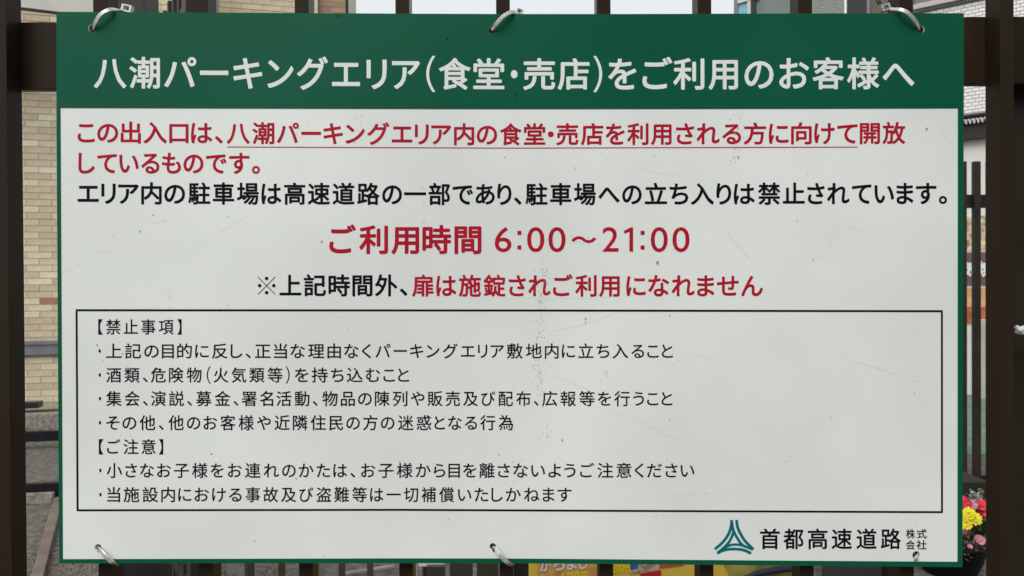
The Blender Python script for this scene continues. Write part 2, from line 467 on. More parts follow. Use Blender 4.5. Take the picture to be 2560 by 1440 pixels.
text_line('company_lettering', [('首', 1900, 1949.7), ('都', 1958.6, 2009), ('高', 2019.4, 2069), ('速', 2079, 2130), ('道', 2141, 2192), ('路', 2202, 2252.4)], 1347.3, 52, 0.016, M['black_ink'])
text_line('company_lettering', [('株', 2265, 2288), ('式', 2292, 2317)], 1334.5, 24, 0.016, M['black_ink'])
text_line('company_lettering', [('会', 2265, 2287.5), ('社', 2291, 2316.5)], 1362.3, 24, 0.016, M['black_ink'])

def ribbon(pts, w, Y, mb, taper=False):
    pts = [Vector((p[0], p[1], 0)) for p in pts]; vs = []
    for i, p in enumerate(pts):
        t = (pts[min(i + 1, len(pts) - 1)] - pts[max(i - 1, 0)]).normalized(); n = Vector((-t.y, t.x, 0))
        ww = w * (math.sin(math.pi * (i + 0.4) / (len(pts) - 0.2)) if taper else 1)
        for sgn in (-0.5, 0.5):
            q = p + n * ww * sgn; vs.append(P(q.x, q.y, Y))
    mb.add(vs, [(2 * i, 2 * i + 1, 2 * i + 3, 2 * i + 2) for i in range(len(pts) - 1)])
def smooth_pts(c, n=8):
    out = []
    for i in range(len(c) - 1):
        p0 = c[max(i - 1, 0)]; p1 = c[i]; p2 = c[i + 1]; p3 = c[min(i + 2, len(c) - 1)]
        for k in range(n):
            t = k / n
            out.append(tuple(0.5 * (2 * b + (c_ - a) * t + (2 * a - 5 * b + 4 * c_ - d) * t * t + (3 * b - 3 * c_ + d - a) * t ** 3) for a, b, c_, d in zip(p0, p1, p2, p3)))
    out.append(c[-1]); return out
mb = MB(); ribbon([(568 + i * 98.5, lerp3(568 + i * 98.5, (568, 1280, 2144), (367.4, 370.3, 367.6))) for i in range(17)], 2.4, SY - 0.0002, mb)
me = mb.mesh('underline'); me.materials.append(M['red_ink']); link('underline', me, sign)
mb = MB()
bx0, bx1 = 191.4, 2355.0
ribbon([(189.3, 775.6), (1280, 776.2), (2357, 778)], 5.2, SY - 0.0002, mb)
ribbon([(191.6, 1275.8), (1000, 1274.6), (1500, 1277), (2357.2, 1280.4)], 5.0, SY - 0.0002, mb)
ribbon([(191.4, 777.76), (193.9, 1273.6)], 5.0, SY - 0.0002, mb)
ribbon([(2354.8, 780.2), (2355, 1278.2)], 5.0, SY - 0.0002, mb)
me = mb.mesh('rule_box'); me.materials.append(M['black_ink']); link('rule_box', me, sign)

# emblem: three forked roadways
mb = MB(); LZ = lambda c: [(1770 + x / 4.571, 1290 + y / 4.571) for x, y in c]
for k, (c, w) in enumerate([
    ([(271, 45), (263, 120), (235, 205), (170, 298), (78, 380)], 33),
    ([(327, 45), (338, 125), (372, 205), (428, 290), (520, 382)], 33),
    ([(103, 426), (190, 388), (300, 377), (410, 390), (492, 428)], 33),
    ([(273, 60), (282, 130), (306, 200), (345, 268), (385, 322), (430, 352)], 30),
    ([(112, 418), (180, 362), (238, 300), (274, 232), (292, 170)], 30),
    ([(160, 385), (222, 345), (300, 326), (390, 336), (512, 383)], 28)]):
    ribbon(smooth_pts(LZ(c), 8), w / 4.571, SY - 0.0002 - 0.00004 * k, mb)
me = mb.mesh('emblem'); me.materials.append(M['teal_ink']); link('emblem', me, sign)

# scratches scored into the sheet
mb = MB()
for c, w in [
    ([(2355, 318), (2368, 345), (2394, 378)], 2.0), ([(1595, 390), (1600, 415), (1635, 432), (1720, 440)], 1.6),
    ([(1808, 566), (1850, 620), (1905, 680)], 2.0), ([(1990, 643), (2060, 640), (2080, 590), (2083, 520)], 1.4),
    ([(2102, 562), (2150, 575), (2200, 590)], 1.6), ([(2085, 885), (2190, 920), (2360, 975)], 2.2),
    ([(1370, 937), (1440, 962), (1490, 985)], 1.7), ([(1515, 1020), (1640, 1075), (1768, 1138)], 1.8),
    ([(1380, 828), (1460, 812), (1545, 780)], 1.7), ([(1700, 880), (1780, 900), (1850, 935)], 1.4),
    ([(225, 635), (255, 628), (296, 630)], 1.9), ([(368, 560), (395, 556), (420, 549)], 1.7), ([(480, 625), (560, 575), (655, 520)], 1.5),
    ([(556, 840), (580, 820), (608, 808)], 1.8), ([(1640, 1246), (1750, 1234), (1835, 1231)], 1.6), ([(1905, 1228), (1990, 1226), (2080, 1232)], 1.6),
    ([(150, 690), (165, 680), (184, 665)], 1.5), ([(2222, 830), (2235, 870), (2240, 900)], 1.6), ([(2364, 803), (2378, 808), (2392, 804)], 1.4),
    ([(1190, 700), (1250, 745), (1290, 745), (1500, 745), (1600, 728)], 1.2), ([(860, 610), (990, 590)], 1.2), ([(2370, 600), (2380, 632), (2388, 650)], 1.6)]:
    mb = MB(); ribbon(smooth_pts(c, 6) if len(c) > 2 else c, w, SY - 0.00008, mb, True)
    me = mb.mesh('scratch'); me.materials.append(M['scratch']); link('scratch', me, sign)
# dirt spots with a shape of their own
M['dirt'] = mat('dirt spot', (0.34, 0.33, 0.30), 0.8, var=0.4, scale=300)
mb = MB()
def spot(x, y, r, Y=SY - 0.0007):
    n = 7; ph = random.random() * 6
    mb.add([P(x + r * (0.6 + 0.5 * random.random()) * math.cos(2 * math.pi * k / n + ph), y + r * (0.7 + 0.7 * random.random()) * math.sin(2 * math.pi * k / n + ph), Y) for k in range(n)], [tuple(range(n))])
for x, y, r in [(382, 537, 2.2), (350, 578, 2.2), (804, 604, 3.0), (570, 542, 1.6), (1644, 657, 4.0), (1846, 393, 3.0), (2317, 322, 3.4), (1464, 797, 2.6), (1464, 806, 2.6), (1406, 1100, 3.0), (636, 1352, 2.0),
                (1247, 1136, 2), (809, 1388, 1.4), (2032, 651, 1.8), (1993, 552, 1.6), (1438, 420, 1.6), (1262, 393, 2), (1118, 98, 2.4), (846, 40, 2.6), (1288, 240, 2.6), (1293, 232, 2), (740, 1196, 2), (528, 1135, 2.0), (1674, 788, 1.8),
                (2286, 982, 1.8), (1674, 1050, 1.8), (1368, 1092, 2), (242, 862, 2.2), (306, 884, 2.4)]:
    spot(x, y, r)
for cx, cy, sxx, syy, n in [(1363, 680, 8, 18, 40), (1352, 760, 7, 50, 46), (1350, 860, 10, 60, 60), (1355, 960, 9, 50, 36), (1362, 1080, 8, 12, 10), (1845, 305, 10, 20, 34), (1840, 380, 9, 22, 22), (1510, 930, 7, 10, 14), (1730, 340, 14, 12, 8),
                            (1455, 600, 20, 8, 14), (745, 360, 10, 60, 20), (905, 330, 9, 60, 22), (1060, 560, 10, 60, 14), (1690, 590, 12, 30, 8), (420, 740, 8, 10, 9), (1300, 1180, 12, 60, 14), (860, 900, 20, 60, 8), (250, 690, 30, 60, 10), (2000, 700, 200, 200, 12), (700, 1250, 400, 90, 14)]:
    for _ in range(n):
        spot(random.gauss(cx, sxx), random.gauss(cy, syy), random.uniform(0.5, 1.3))
me = mb.mesh('dirt_spots'); me.materials.append(M['dirt']); me.materials.append(M['black_ink'])
for p in me.polygons:
    if p.center.z > P(1280, 268, SY).z: p.material_index = 1
o = link('dirt_spots', me, sign); o['kind'] = 'stuff'

# =================================================================== ZIP TIES
def tie_strap(path, w, th, n=7):
    """path: list of (px,py,Y). a flat strap swept along it, its broad side to the viewer"""
    pts = smooth_pts([tuple(P(*p)) for p in path], n)
    pts = [Vector(p) for p in pts]; mb = MB(); vs = []
    prev = None
    for i, p in enumerate(pts):
        t = (pts[min(i + 1, len(pts) - 1)] - pts[max(i - 1, 0)]).normalized()
        side = Vector((-t.z, 0, t.x))
        if side.length < 0.12 and prev is not None: side = prev.copy()
        side = side.normalized()
        if prev is not None and side.dot(prev) < 0: side = -side
        if prev is not None: side = (side * 0.5 + prev * 0.5).normalized()
        prev = side
        nn = side.cross(t).normalized()
        if nn.y > 0: nn = -nn
        vs += [p + side * w / 2 + nn * th * 0.25, p + side * w * 0.36 + nn * th * 0.5, p - side * w * 0.36 + nn * th * 0.5, p - side * w / 2 + nn * th * 0.25, p - side * w / 2 - nn * th / 2, p + side * w / 2 - nn * th / 2]
    k = 6
    fs = [tuple(range(k))[::-1], tuple((len(pts) - 1) * k + j for j in range(k))]
    for i in range(len(pts) - 1):
        for j in range(k):
            fs.append((i * k + j, i * k + (j + 1) % k, (i + 1) * k + (j + 1) % k, (i + 1) * k + j))
    mb.add(vs, fs); return mb
W = 0.0056
def tie(paths, label, head=None, tail=None):
    base = P(paths[0][0], paths[0][1], SY - 0.003)
    t = empty('cable_tie', base, label, 'cable tie', 'cable ties holding the notice board')
    tie_strap(paths[1], W, 0.0020).build('strap', M['strap'], t)
    if head:
        hx, hy, ang, hw, hh, Y = head
        c = P(hx, hy, Y); R = Matrix.Rotation(math.radians(ang), 3, 'Y')
        mb = MB(); q = []
        # a hollow box head: four walls round the ratchet slot
        a, b, d = hw / F / 2, hh / F / 2, 0.0042
        for (x0, x1, z0, z1) in ((-a, a, b * 0.6, b), (-a, a, -b, -b * 0.6), (-a, -a * 0.6, -b * 0.6, b * 0.6), (a * 0.62, a, -b * 0.6, b * 0.6)):
            cs = [(x0, -d, z0), (x1, -d, z0), (x1, d, z0), (x0, d, z0), (x0, -d, z1), (x1, -d, z1), (x1, d, z1), (x0, d, z1)]
            mb.hexa([c + R @ Vector(v) for v in cs])
        mb.build('head', M['strap'], t)
    if tail:
        mb = MB()
        for pth in tail: mb.tube([P(*p) for p in pth], 0.0011, 6)
        mb.build('tail_wire', M['wire'], t, smooth=True)
    return t
tie(((229, 70), [(235, 71, 1.012), (234, 68, 0.999), (239, 56, 0.9925), (252, 36, 0.9900), (273, 24.5, 0.9930), (292, 24, 1.004), (306, 27, 1.020)]),
    'pale cable tie with square head at upper left corner of the notice board', head=(319, 22.5, 12, 25, 18, 1.018))
tie(((1229, 74), [(1234, 74, 1.012), (1233, 71, 0.999), (1241, 60, 0.9925), (1258, 42, 0.9905), (1276, 31, 0.9940), (1290, 31, 1.004), (1300, 33, 1.018)]),
    'pale cable tie through the middle of the green top edge of the notice board', head=(1299, 31, 18, 16, 15, 1.018))
tie(((2301, 73), [(2296, 72, 1.012), (2297, 68, 0.999), (2288, 53, 0.9925), (2270, 33, 0.9900), (2250, 24, 0.9930), (2232, 23, 1.004), (2218, 22, 1.012)]),
    'pale cable tie with dark tail wires at upper right corner of the notice board', head=(2212, 20, -18, 22, 16, 1.010),
    tail=[[(2198, 12, 1.012), (2193, 5, 1.012), (2188, -12, 1.014)], [(2203, 9, 1.012), (2199, 3, 1.012), (2193, -12, 1.014)]])
tie(((244, 1368), [(247, 1370, 1.012), (249, 1373, 0.999), (257, 1383, 0.9930), (271, 1398, 0.9915), (284, 1408, 0.9950), (292, 1411, 1.010)]),
    'pale cable tie looped under the lower left corner of the notice board')
tie(((1231, 1364), [(1235, 1368, 1.012), (1237, 1371, 0.999), (1246, 1382, 0.9930), (1259, 1398, 0.9915), (1272, 1409, 0.9950), (1281, 1412, 1.010)]),
    'pale cable tie looped under the middle of the bottom edge of the notice board')
tie(((2291, 1388), [(2296, 1386, 1.010), (2294, 1391, 1.001), (2291, 1397, 0.9975), (2291, 1401, 1.004)]),
    'short grey cable tie in the torn hole at lower right of the notice board')

# =================================================================== MAIN RAILING
RY = 1.018
fence = empty('metal_railing', (0, RY, 0), 'dark bronze metal railing with square upright bars, right behind the notice board', 'railing')
def vbar(name, x0, x1, y0, y1, z0, z1, parent, m=M['bronze'], bevel=0.0012):
    mb = MB(); mb.box(x0, x1, y0, y1, z0, z1); return mb.build(name, m, parent, bevel=bevel)
pitch_px = 251.3
b0 = None; bar_mesh = None
for k in range(-3, 13):
    c = P(1261.5 + (k - 5) * pitch_px - 0.0, 720, RY)
    if b0 is None:
        b0 = vbar('upright_bar', c.x - 0.0095, c.x + 0.0095, RY, RY + 0.032, 0.02, 2.15, fence); bx = c.x
    else:
        o = b0.copy(); COL.objects.link(o); o.parent = fence; o.location = Vector(b0.location) + Vector((c.x - bx, 0, 0))
xl, xr = P(-600, 720, 1.05).x, P(3300, 720, 1.05).x
zt, zb = P(1280, 48, 1.05).z, P(1280, 217, 1.05).z
mb = MB(); mb.box(xl, xr, RY + 0.0325, RY + 0.046, zb, zt); mb.build('cross_rail', M['bronze'], fence, bevel=0.0015)
mb = MB(); mb.box(xl, xr, RY + 0.0325, RY + 0.062, 0.12, 0.21); mb.build('cross_rail', M['bronze'], fence, bevel=0.0015)
mb = MB(); mb.box(xl, xr, RY - 0.004, RY + 0.066, 2.15, 2.19); mb.build('top_rail', M['bronze'], fence, bevel=0.002)

# gate leaf beyond the right-hand bar, with the rope round it
gx = P(2538, 720, 1.052).x
gate = empty('gate_leaf', (gx + 0.3, 1.06, 0), 'dark bronze sheet gate leaf beyond the railing at the right edge', 'gate')
mb = MB(); mb.box(gx, gx + 0.9, 1.082, 1.090, 0.06, zb + 0.02); mb.build('gate_panel', M['bronze_far'], gate, bevel=0.001)
mb = MB(); mb.box(gx + 0.9, gx + 0.95, 1.05, 1.10, 0.02, 2.1); mb.build('gate_stile', M['bronze'], gate, bevel=0.0015)
rb = P(2540, 825, 1.03)
mb = MB()
for k in range(3):
    pts = []
    for i in range(140):
        a = i / 139 * 62 + k * 2 * math.pi / 3
        pts.append(rb + Vector((i / 139 * 0.30 + 0.001, math.sin(a) * 0.0032, math.cos(a) * 0.0032 - i / 139 * 0.008)))
    mb.tube(pts, 0.0036, 8)
rope = mb.build('rope', M['rope'], smooth=True)
tag(rope, 'thick white twisted rope tied across the dark gate at the right edge', 'rope')

# =================================================================== LEFT: TILED BUILDING
phi = math.radians(13.5)
TW, TH = 0.234, 0.067
tile_cols = [(0.69, 0.60, 0.43), (0.61, 0.51, 0.35), (0.55, 0.455, 0.31), (0.65, 0.55, 0.385), (0.58, 0.485, 0.33), (0.74, 0.67, 0.49)]
tile_m = [mat('glazed tile %s' % 'abcdef'[i], c, 0.5, var=0.10, scale=14, bump=0.15, bscale=50) for i, c in enumerate(tile_cols)]
orange_tile = mat('orange glazed tile', (0.36, 0.19, 0.10), 0.5, var=0.15)
brown_tiles = [mat('brown tile %s' % 'abc'[i], c, 0.55, var=0.12, scale=14) for i, c in enumerate([(0.33, 0.20, 0.12), (0.38, 0.25, 0.14), (0.28, 0.17, 0.115)])]
M['grout'] = mat('tile grout', (0.49, 0.42, 0.31), 0.9, var=0.12, scale=20)
bld = empty('tiled_building', (0, 0, 0), 'cream tiled building to the left behind the railing, with grey string course', 'building')
wA = Wall(99, 7.55, phi)
s_end = wA.hit(520, 700)[0]; s_beg = wA.hit(-700, 700)[0]
bld.location = wA.pt(0, 0)
ZK = 0.13      # wall meets kerb
mb = MB(); mb.wbox(wA, s_beg, s_end, 0.0, 5.4, -0.35, 0.0); mb.build('wall', M['grout'], bld)
zc_top, zc_bot = wA.hit(100, 853)[1], wA.hit(100, 886)[1]
led_z = wA.hit(100, 22)[1]
def tiled(wall, s0, s1, z0, z1, vis, mats, parent, TW=TW, TH=TH, joint=0.009, proud=0.005, skip=None, first=None, special=None, sphase=0.0, zphase=0.0, tile_name='tile'):
    """individual tiles where vis(px-window) says they show, the rest joined"""
    rest = [MB() for _ in mats]; protos = {}
    r0 = int(math.floor((z0 - zphase) / TH)); r1 = int(math.ceil((z1 - zphase) / TH)); cnt = 0
    for r in range(r0, r1):
        za = r * TH + zphase + joint / 2; zb_ = (r + 1) * TH + zphase - joint / 2
        if za < z0 or zb_ > z1: continue
        c0 = int(math.floor((s0 - sphase) / TW)) - 1; c1 = int(math.ceil((s1 - sphase) / TW)) + 1
        for c in range(c0, c1):
            sa = (c + (0.5 if r % 2 else 0)) * TW + sphase + joint * 0.35; sb = sa + TW - joint * 0.7
            sa = max(sa, s0); sb = min(sb, s1)
            if sb - sa < 0.03: continue
            if skip and skip((sa + sb) / 2, (za + zb_) / 2): continue
            mi = random.choices(range(len(mats)), weights=[3, 3, 2, 3, 3, 1][:len(mats)])[0]
            q = wall.pt((sa + sb) / 2, (za + zb_) / 2)
            if vis(wall, sa, sb, za, zb_) and cnt < 300:
                cnt += 1
                mt = mats[mi]
                if special and special((sa + sb) / 2, (za + zb_) / 2): mt = orange_tile
                key = (mt.name, round(sb - sa, 3))
                if key not in protos:
                    b_ = MB(); w_, h_ = (sb - sa) / 2, (zb_ - za) / 2
                    cs = [wall.d * x_ + Vector((0, 0, z_)) + wall.n * o_ for (x_, o_, z_) in
                          ((-w_, proud, -h_), (w_, proud, -h_), (w_, -0.002, -h_), (-w_, -0.002, -h_), (-w_, proud, h_), (w_, proud, h_), (w_, -0.002, h_), (-w_, -0.002, h_))]
                    b_.hexa(cs); me_ = b_.mesh(tile_name); me_.materials.append(mt)
                    protos[key] = me_
                o = bpy.data.objects.new(tile_name, protos[key]); COL.objects.link(o); o.parent = parent
                o.location = q - Vector(parent.location) + wall.n * random.uniform(-0.001, 0.001)
            else:
                rest[mi].wbox(wall, sa, sb, za, zb_, -0.002, proud)
    for mb_, mt in zip(rest, mats):
        if mb_.f:
            o = mb_.build(tile_name + '_field', mt, parent); o['kind'] = 'stuff'
def proj(q):
    v = ROT.transposed() @ (Vector(q) - CAM)
    return 1280 + F * v.x / -v.z, 720 - F * v.y / -v.z
def vis_in(*wins):
    def f(wall, sa, sb, za, zb_):
        ax, ay = proj(wall.pt(sa, zb_)); bx_, by = proj(wall.pt(sb, za))
        return any(bx_ > x0 and ax < x1 and by > y0 and ay < y1 for x0, x1, y0, y1 in wins)
    return f
so, zo = wA.hit(125, 755)
tiled(wA, s_beg, s_end, ZK + 0.02, 5.35, vis_in((54, 150, 5, 1030)), tile_m, bld, sphase=0.0,
      skip=lambda s, z: zc_bot - 0.03 < z < zc_top + 0.03, special=lambda s, z: abs(s - so) < TW * 0.5 and abs(z - zo) < TH * 0.5)
M['grey_metal'] = mat('grey aluminium flashing', (0.20, 0.21, 0.225), 0.4, metal=0.3, var=0.12, scale=8)
M['pale_metal'] = mat('pale painted metal', (0.60, 0.58, 0.52), 0.5, var=0.06, scale=4)
mb = MB(); mb.wbox(wA, s_beg, s_end, zc_bot, zc_top, -0.02, 0.045); mb.wbox(wA, s_beg, s_end, zc_top - 0.03, zc_top + 0.006, 0.045, 0.062); mb.build('string_course', M['grey_metal'], bld)
# pale eave board sloping across the top
wE = Wall(57, 6.9, math.radians(24))
sa, za = wE.hit(40, 16); sb, zb2 = wE.hit(240, 38)
mb = MB(); mb.wbox(wE, sa - 1.5, wE.hit(395, 20)[0], za - 0.0, za + 0.19, -0.05, 0.0); mb.build('eave_board', M['pale_metal'], bld)
mb = MB(); mb.wbox(wE, sa - 1.5, wE.hit(395, 20)[0], za + 0.192, za + 0.26, -0.42, 0.0); mb.build('roof_edge', M['grey_metal'], bld)
mb = MB(); mb.wbox(wE, sa - 1.5, wE.hit(395, 20)[0], za - 0.016, za - 0.002, -0.05, -0.01); mb.build('eave_gutter', M['dark_steel'], bld)
# second, deeper wing
wB = Wall(600, 8.9, phi)
sB0, sB1 = wB.hit(500, 20)[0], wB.hit(790, 20)[0]
mb = MB(); mb.wbox(wB, sB0, sB1, 0.0, 6.0, -0.35, 0.0); mb.build('wall', M['grout'], bld)
jx = wB.hit(602, 5)[0]
tiled(wB, sB0, sB1, 2.8, 5.98, vis_in((546, 745, -12, 40)), tile_m, bld, sphase=jx, zphase=0.02)
sB2 = wB.hit(864, 20)[0]
mb = MB(); mb.wbox(wB, sB1, wB.hit(794, 20)[0], 0, 6.0, -0.35, 0.06); mb.build('pilaster', M['pale_metal'], bld)
sP = wB.hit(794, 20)[0]
mb = MB(); mb.wbox(wB, sP, sB2, 0.0, 6.0, -0.35, -0.02); mb.build('wall', M['grout'], bld)
wBn = Wall(600, 8.9, phi); wBn.o = wBn.o - wBn.n * 0.02
tiled(wBn, sP, sB2, 2.8, 5.98, vis_in((793, 866, -12, 40)), brown_tiles, bld, sphase=sP + 0.05)
mb = MB(); mb.wbox(wB, sB2, wB.hit(871, 20)[0], 0, 6.0, -0.35, -0.05); mb.build('dark_recess', M['dark_steel'], bld)  # recessed dark strip between the brown tiles and the corner trim
mb = MB(); mb.wbox(wB, wB.hit(871, 20)[0], wB.hit(890, 20)[0], 0, 6.0, -0.35, 0.03); mb.build('corner_trim', mat('beige trim', (0.34, 0.33, 0.29), 0.6), bld)
# downpipe
pp = P(536, 20, 7.2)
dp = MB(); dp.tube([(pp.x, pp.y, 0.0), (pp.x, pp.y, 5.6)], 0.042, 16); o = dp.build('downpipe', mat('grey pvc pipe', (0.17, 0.175, 0.19), 0.45), smooth=True)
tag(o, 'grey drainpipe rising between the two wings of the tiled building', 'drainpipe')
# vent box seen in the gap beside the railing
vq = P(378, 25, 6.5)
mb = MB(); mb.box(vq.x - 0.022, vq.x + 0.035, 6.4, 6.5, vq.z - 0.2, vq.z + 0.03); o = mb.build('wall_vent', M['dark_steel'], bevel=0.004)
tag(o, 'small dark vent box on the tiled wall beside the side fence', 'vent')

# kerb and base of the wall
base = Wall(100, 7.3, phi)
zk0 = 0.0
mb = MB(); mb.wbox(base, s_beg, 6.0, 0.0, 0.135, -0.45, -0.10); o = mb.build('dirt_strip', M['dark_soil']); tag(o, kind='structure')
wK = Wall(100, 6.85, phi)
kz = wK.hit(100, 1037)[1]
kerb = empty('kerb', wK.pt(0, 0)); tag(kerb, kind='structure')
for i in range(-3, 7):
    mb = MB(); mb.wbox(wK, i * 0.6 + 0.25, i * 0.6 + 0.842, 0.0, kz, -0.17, 0.0); mb.build('kerb_stone', M['concrete'], kerb, bevel=0.012)
ms = MB()
for i in range(60):
    a = random.uniform(-0.25, 0.25); c = wK.pt(wK.hit(82, 1020)[0] + a, 0.125, -0.22 + random.uniform(-0.08, 0.05)); r = random.uniform(0.006, 0.018)
    ms.add([c + Vector((random.uniform(-r, r), random.uniform(-r, r), random.uniform(0, r * 1.6))) for _ in range(4)], [(0, 1, 2), (0, 2, 3), (0, 3, 1), (1, 3, 2)])
o = ms.build('moss', M['moss']); tag(o, 'moss growing between the kerb and the tiled wall', 'moss', kind='stuff')
mb = MB(); wk2 = Wall(100, 7.32, phi); a0 = wk2.hit(30, 1015)[0]; mb.wbox(wk2, a0, wk2.hit(98, 1015)[0], wk2.hit(90, 1020)[1], wk2.hit(90, 1005)[1], -0.1, 0.02)
o = mb.build('floor_grille', M['dark_steel']); tag(o, 'dark underfloor vent at the foot of the tiled wall', 'vent')

M['rail_steel'] = mat('black painted steel', (0.008, 0.007, 0.010), 0.5, var=0.3, scale=12, spec=0.2)
# low guard rails lying between kerb and railing
def low_rail(yt, yb_, Yd, x0, x1, label, posts):
    w = Wall(100, Yd, math.radians(9))
    zt_ = w.hit(100, yt)[1]; zb_ = w.hit(100, yb_)[1]; r = (zt_ - zb_) / 2
    t = empty('guard_rail', w.pt(w.hit((x0 + x1) / 2, 700)[0], 0), label, 'guard rail')
    mb = MB(); s0 = w.hit(x0, yt)[0]; s1 = w.hit(x1, yt)[0]
    mb.wbox(w, s0, s1, zb_, zt_, -0.05, 0.0); mb.build('rail_beam', M['rail_steel'], t, bevel=0.004)
    for p_ in posts:
        s = w.hit(p_, yt)[0]; mb = MB(); mb.wbox(w, s - 0.025, s + 0.025, 0.0, zb_, -0.045, -0.005); mb.build('rail_post', M['rail_steel'], t, bevel=0.004)
    return t
low_rail(1079, 1104, 6.3, -300, 420, 'dark square-section guard rail running along the kerb below the tiled wall', (-120, 190, 400))
low_rail(1210, 1230, 4.75, -200, 150, 'low dark guard rail in front of the paving, nearer to the railing', (-100, 141))
wS = Wall(100, 4.72, math.radians(9))
mb = MB(); mb.wbox(wS, wS.hit(-300, 1240)[0], wS.hit(131, 1240)[0], 0.0, wS.hit(100, 1234)[1], -0.10, 0.0); o = mb.build('concrete_sill', M['concrete'], bevel=0.01)
tag(o, 'rough concrete edging under the low dark guard rail', 'edging')
a_, b_ = ground(147, 1252), ground(88, 1475)
mb = MB(); dd = (b_ - a_).normalized(); nn_ = Vector((-dd.y, dd.x, 0)); e_ = b_ + dd * 1.2
vv = []
for p_, w_ in ((a_, 0.026), (e_, 0.026)):
    vv.append([p_ - nn_ * w_, p_ + nn_ * w_])
mb.hexa([vv[0][0], vv[1][0], vv[1][1], vv[0][1]] + [v + Vector((0, 0, 0.035)) for v in (vv[0][0], vv[1][0], vv[1][1], vv[0][1])])
o = mb.build('floor_track', mat('rusty brown steel', (0.165, 0.125, 0.108), 0.5, var=0.25, scale=10), bevel=0.006)
tag(o, 'rust-brown steel floor track running towards the viewer at lower left', 'floor track')

# =================================================================== LEFT SIDE FENCE seen edge-on
sf = empty('side_fence', P(470, 1400, 2.8), 'dark side fence of close upright bars seen edge-on behind the notice board', 'fence')
c0 = P(490, 720, 2.8); dv = (P(96 + (490 - 96) * 2.8 / 4.2, 720, 4.2) - c0); dv.z = 0; L_ = dv.length; dv.normalize(); nv = Vector((-dv.y, dv.x, 0))
sf.location = (c0.x, c0.y, 0)
def obox(mb, c, a, b, z0, z1):      # half sizes along dv and nv
    cs = [c - dv * a - nv * b, c + dv * a - nv * b, c + dv * a + nv * b, c - dv * a + nv * b]
    mb.hexa([Vector((q.x, q.y, z0)) for q in cs] + [Vector((q.x, q.y, z1)) for q in cs])
mb = MB(); obox(mb, c0, 0.045, 0.035, 0, 2.7); mb.build('fence_post', M['bronze_far'], sf, bevel=0.002)
proto = None
for k in range(1, 11):
    c = c0 + dv * (0.02 + 0.137 * k)
    if proto is None:
        mb = MB(); obox(mb, c, 0.016, 0.0115, 0.1, 2.65); proto = mb.build('upright_bar', M['bronze_far'], sf); pc = c
    else:
        o = proto.copy(); COL.objects.link(o); o.parent = sf; o.location = Vector(proto.location) + (c - pc)
for z in (0.15, 2.45):
    mb = MB(); cc = c0 + dv * 0.75; obox(mb, cc, 0.75, 0.010, z, z + 0.06); mb.build('cross_rail', M['bronze_far'], sf)
# big square post just behind the left railing bars
q0, q1 = P(300, 720, 1.9), P(367, 720, 1.9)
mb = MB(); mb.box(q0.x, q1.x, 1.9, 1.98, 0, 2.8); o = mb.build('gate_post', M['bronze_far'], bevel=0.003)
tag(o, 'broad dark square post behind the upper left of the notice board', 'post')
q0, q1 = P(283, 720, 1.35), P(394, 720, 1.35)
mb = MB(); mb.box(q0.x, q1.x, 1.35, 1.40, 0.0, 0.95); o = mb.build('control_box', M['dark_steel'], bevel=0.004)
tag(o, 'dark steel cabinet low behind the railing, lower left', 'cabinet')

# =================================================================== RIGHT: buildings
phR = math.radians(-40)
wR = Wall(2430, 14.0, phR)
rb_ = empty('white_tiled_building', wR.pt(0, 0), 'tall white-tiled building at right with blue panel and ribbed shutter', 'building')
M['white_grout'] = mat('grey white grout', (0.34, 0.34, 0.31), 0.9, var=0.08, scale=10)
white_tiles = [mat('white glazed tile %s' % 'abc'[i], c, 0.35, var=0.03, scale=6) for i, c in enumerate([(0.84, 0.83, 0.79), (0.80, 0.79, 0.74), (0.87, 0.86, 0.83)])]
hR = lambda px, py: wR.hit(px, py)
sR0 = hR(2290, 20)[0]; sR1 = hR(2700, 20)[0]
ztopR = hR(2430, -160)[1]
mb = MB(); mb.wbox(wR, sR0, sR1, 0, ztopR, -0.4, 0.0); mb.build('wall', M['white_grout'], rb_)
zl0 = hR(2290, 27)[1]; zl1 = hR(2290, 15)[1]
tiled(wR, sR0, sR1, 3.6, zl0 - 0.06, vis_in((2286, 2412, -5, 40), (2404, 2470, -5, 290)), white_tiles, rb_, TW=0.117, TH=0.067, joint=0.014, proud=0.010)
M['ledge'] = mat('pinkish concrete ledge', (0.52, 0.48, 0.44), 0.8, var=0.1)
mb = MB(); mb.wbox(wR, sR0 - 0.02, sR1, zl0, zl1, -0.02, 0.12); mb.build('ledge', M['ledge'], rb_)
mb = MB(); mb.wbox(wR, sR0 - 0.02, sR1, zl0 - 0.05, zl0 - 0.004, -0.02, 0.05); mb.build('ledge_shadow_line', M['grey_metal'], rb_)  # grey strip standing in for the thin shadow line below the ledge
mb = MB(); mb.wbox(wR, sR0 - 0.02, sR1, zl1 + 0.004, ztopR - 0.01, -0.02, 0.02); mb.build('upper_wall', mat('grey render', (0.16, 0.16, 0.165), 0.7), rb_)
M['blue_panel'] = mat('light blue panel', (0.20, 0.45, 0.62), 0.5, var=0.06)
M['grey_glass'] = mat('cloudy grey-green glass', (0.17, 0.20, 0.185), 0.15, var=0.25, scale=0.8)
M['shutter'] = mat('pale ribbed shutter', (0.58, 0.62, 0.56), 0.5, var=0.04)
def feat(name, x0, x1, back, out, m, zlo=3.2, zhi=None):
    mb = MB(); mb.wbox(wR, hR(x0, 20)[0], hR(x1, 20)[0], zlo, zhi or ztopR, back, out); return mb.build(name, m, rb_)
feat('corner_pole', 1836, 1846, -0.3, 0.03, M['grey_metal'], 0)
feat('blue_panel', 1846, 1870, -0.3, 0.0, M['blue_panel'], 0, hR(1858, 8)[1])
feat('beam', 1846, 1900, -0.3, 0.05, M['pale_metal'], hR(1858, 7)[1])
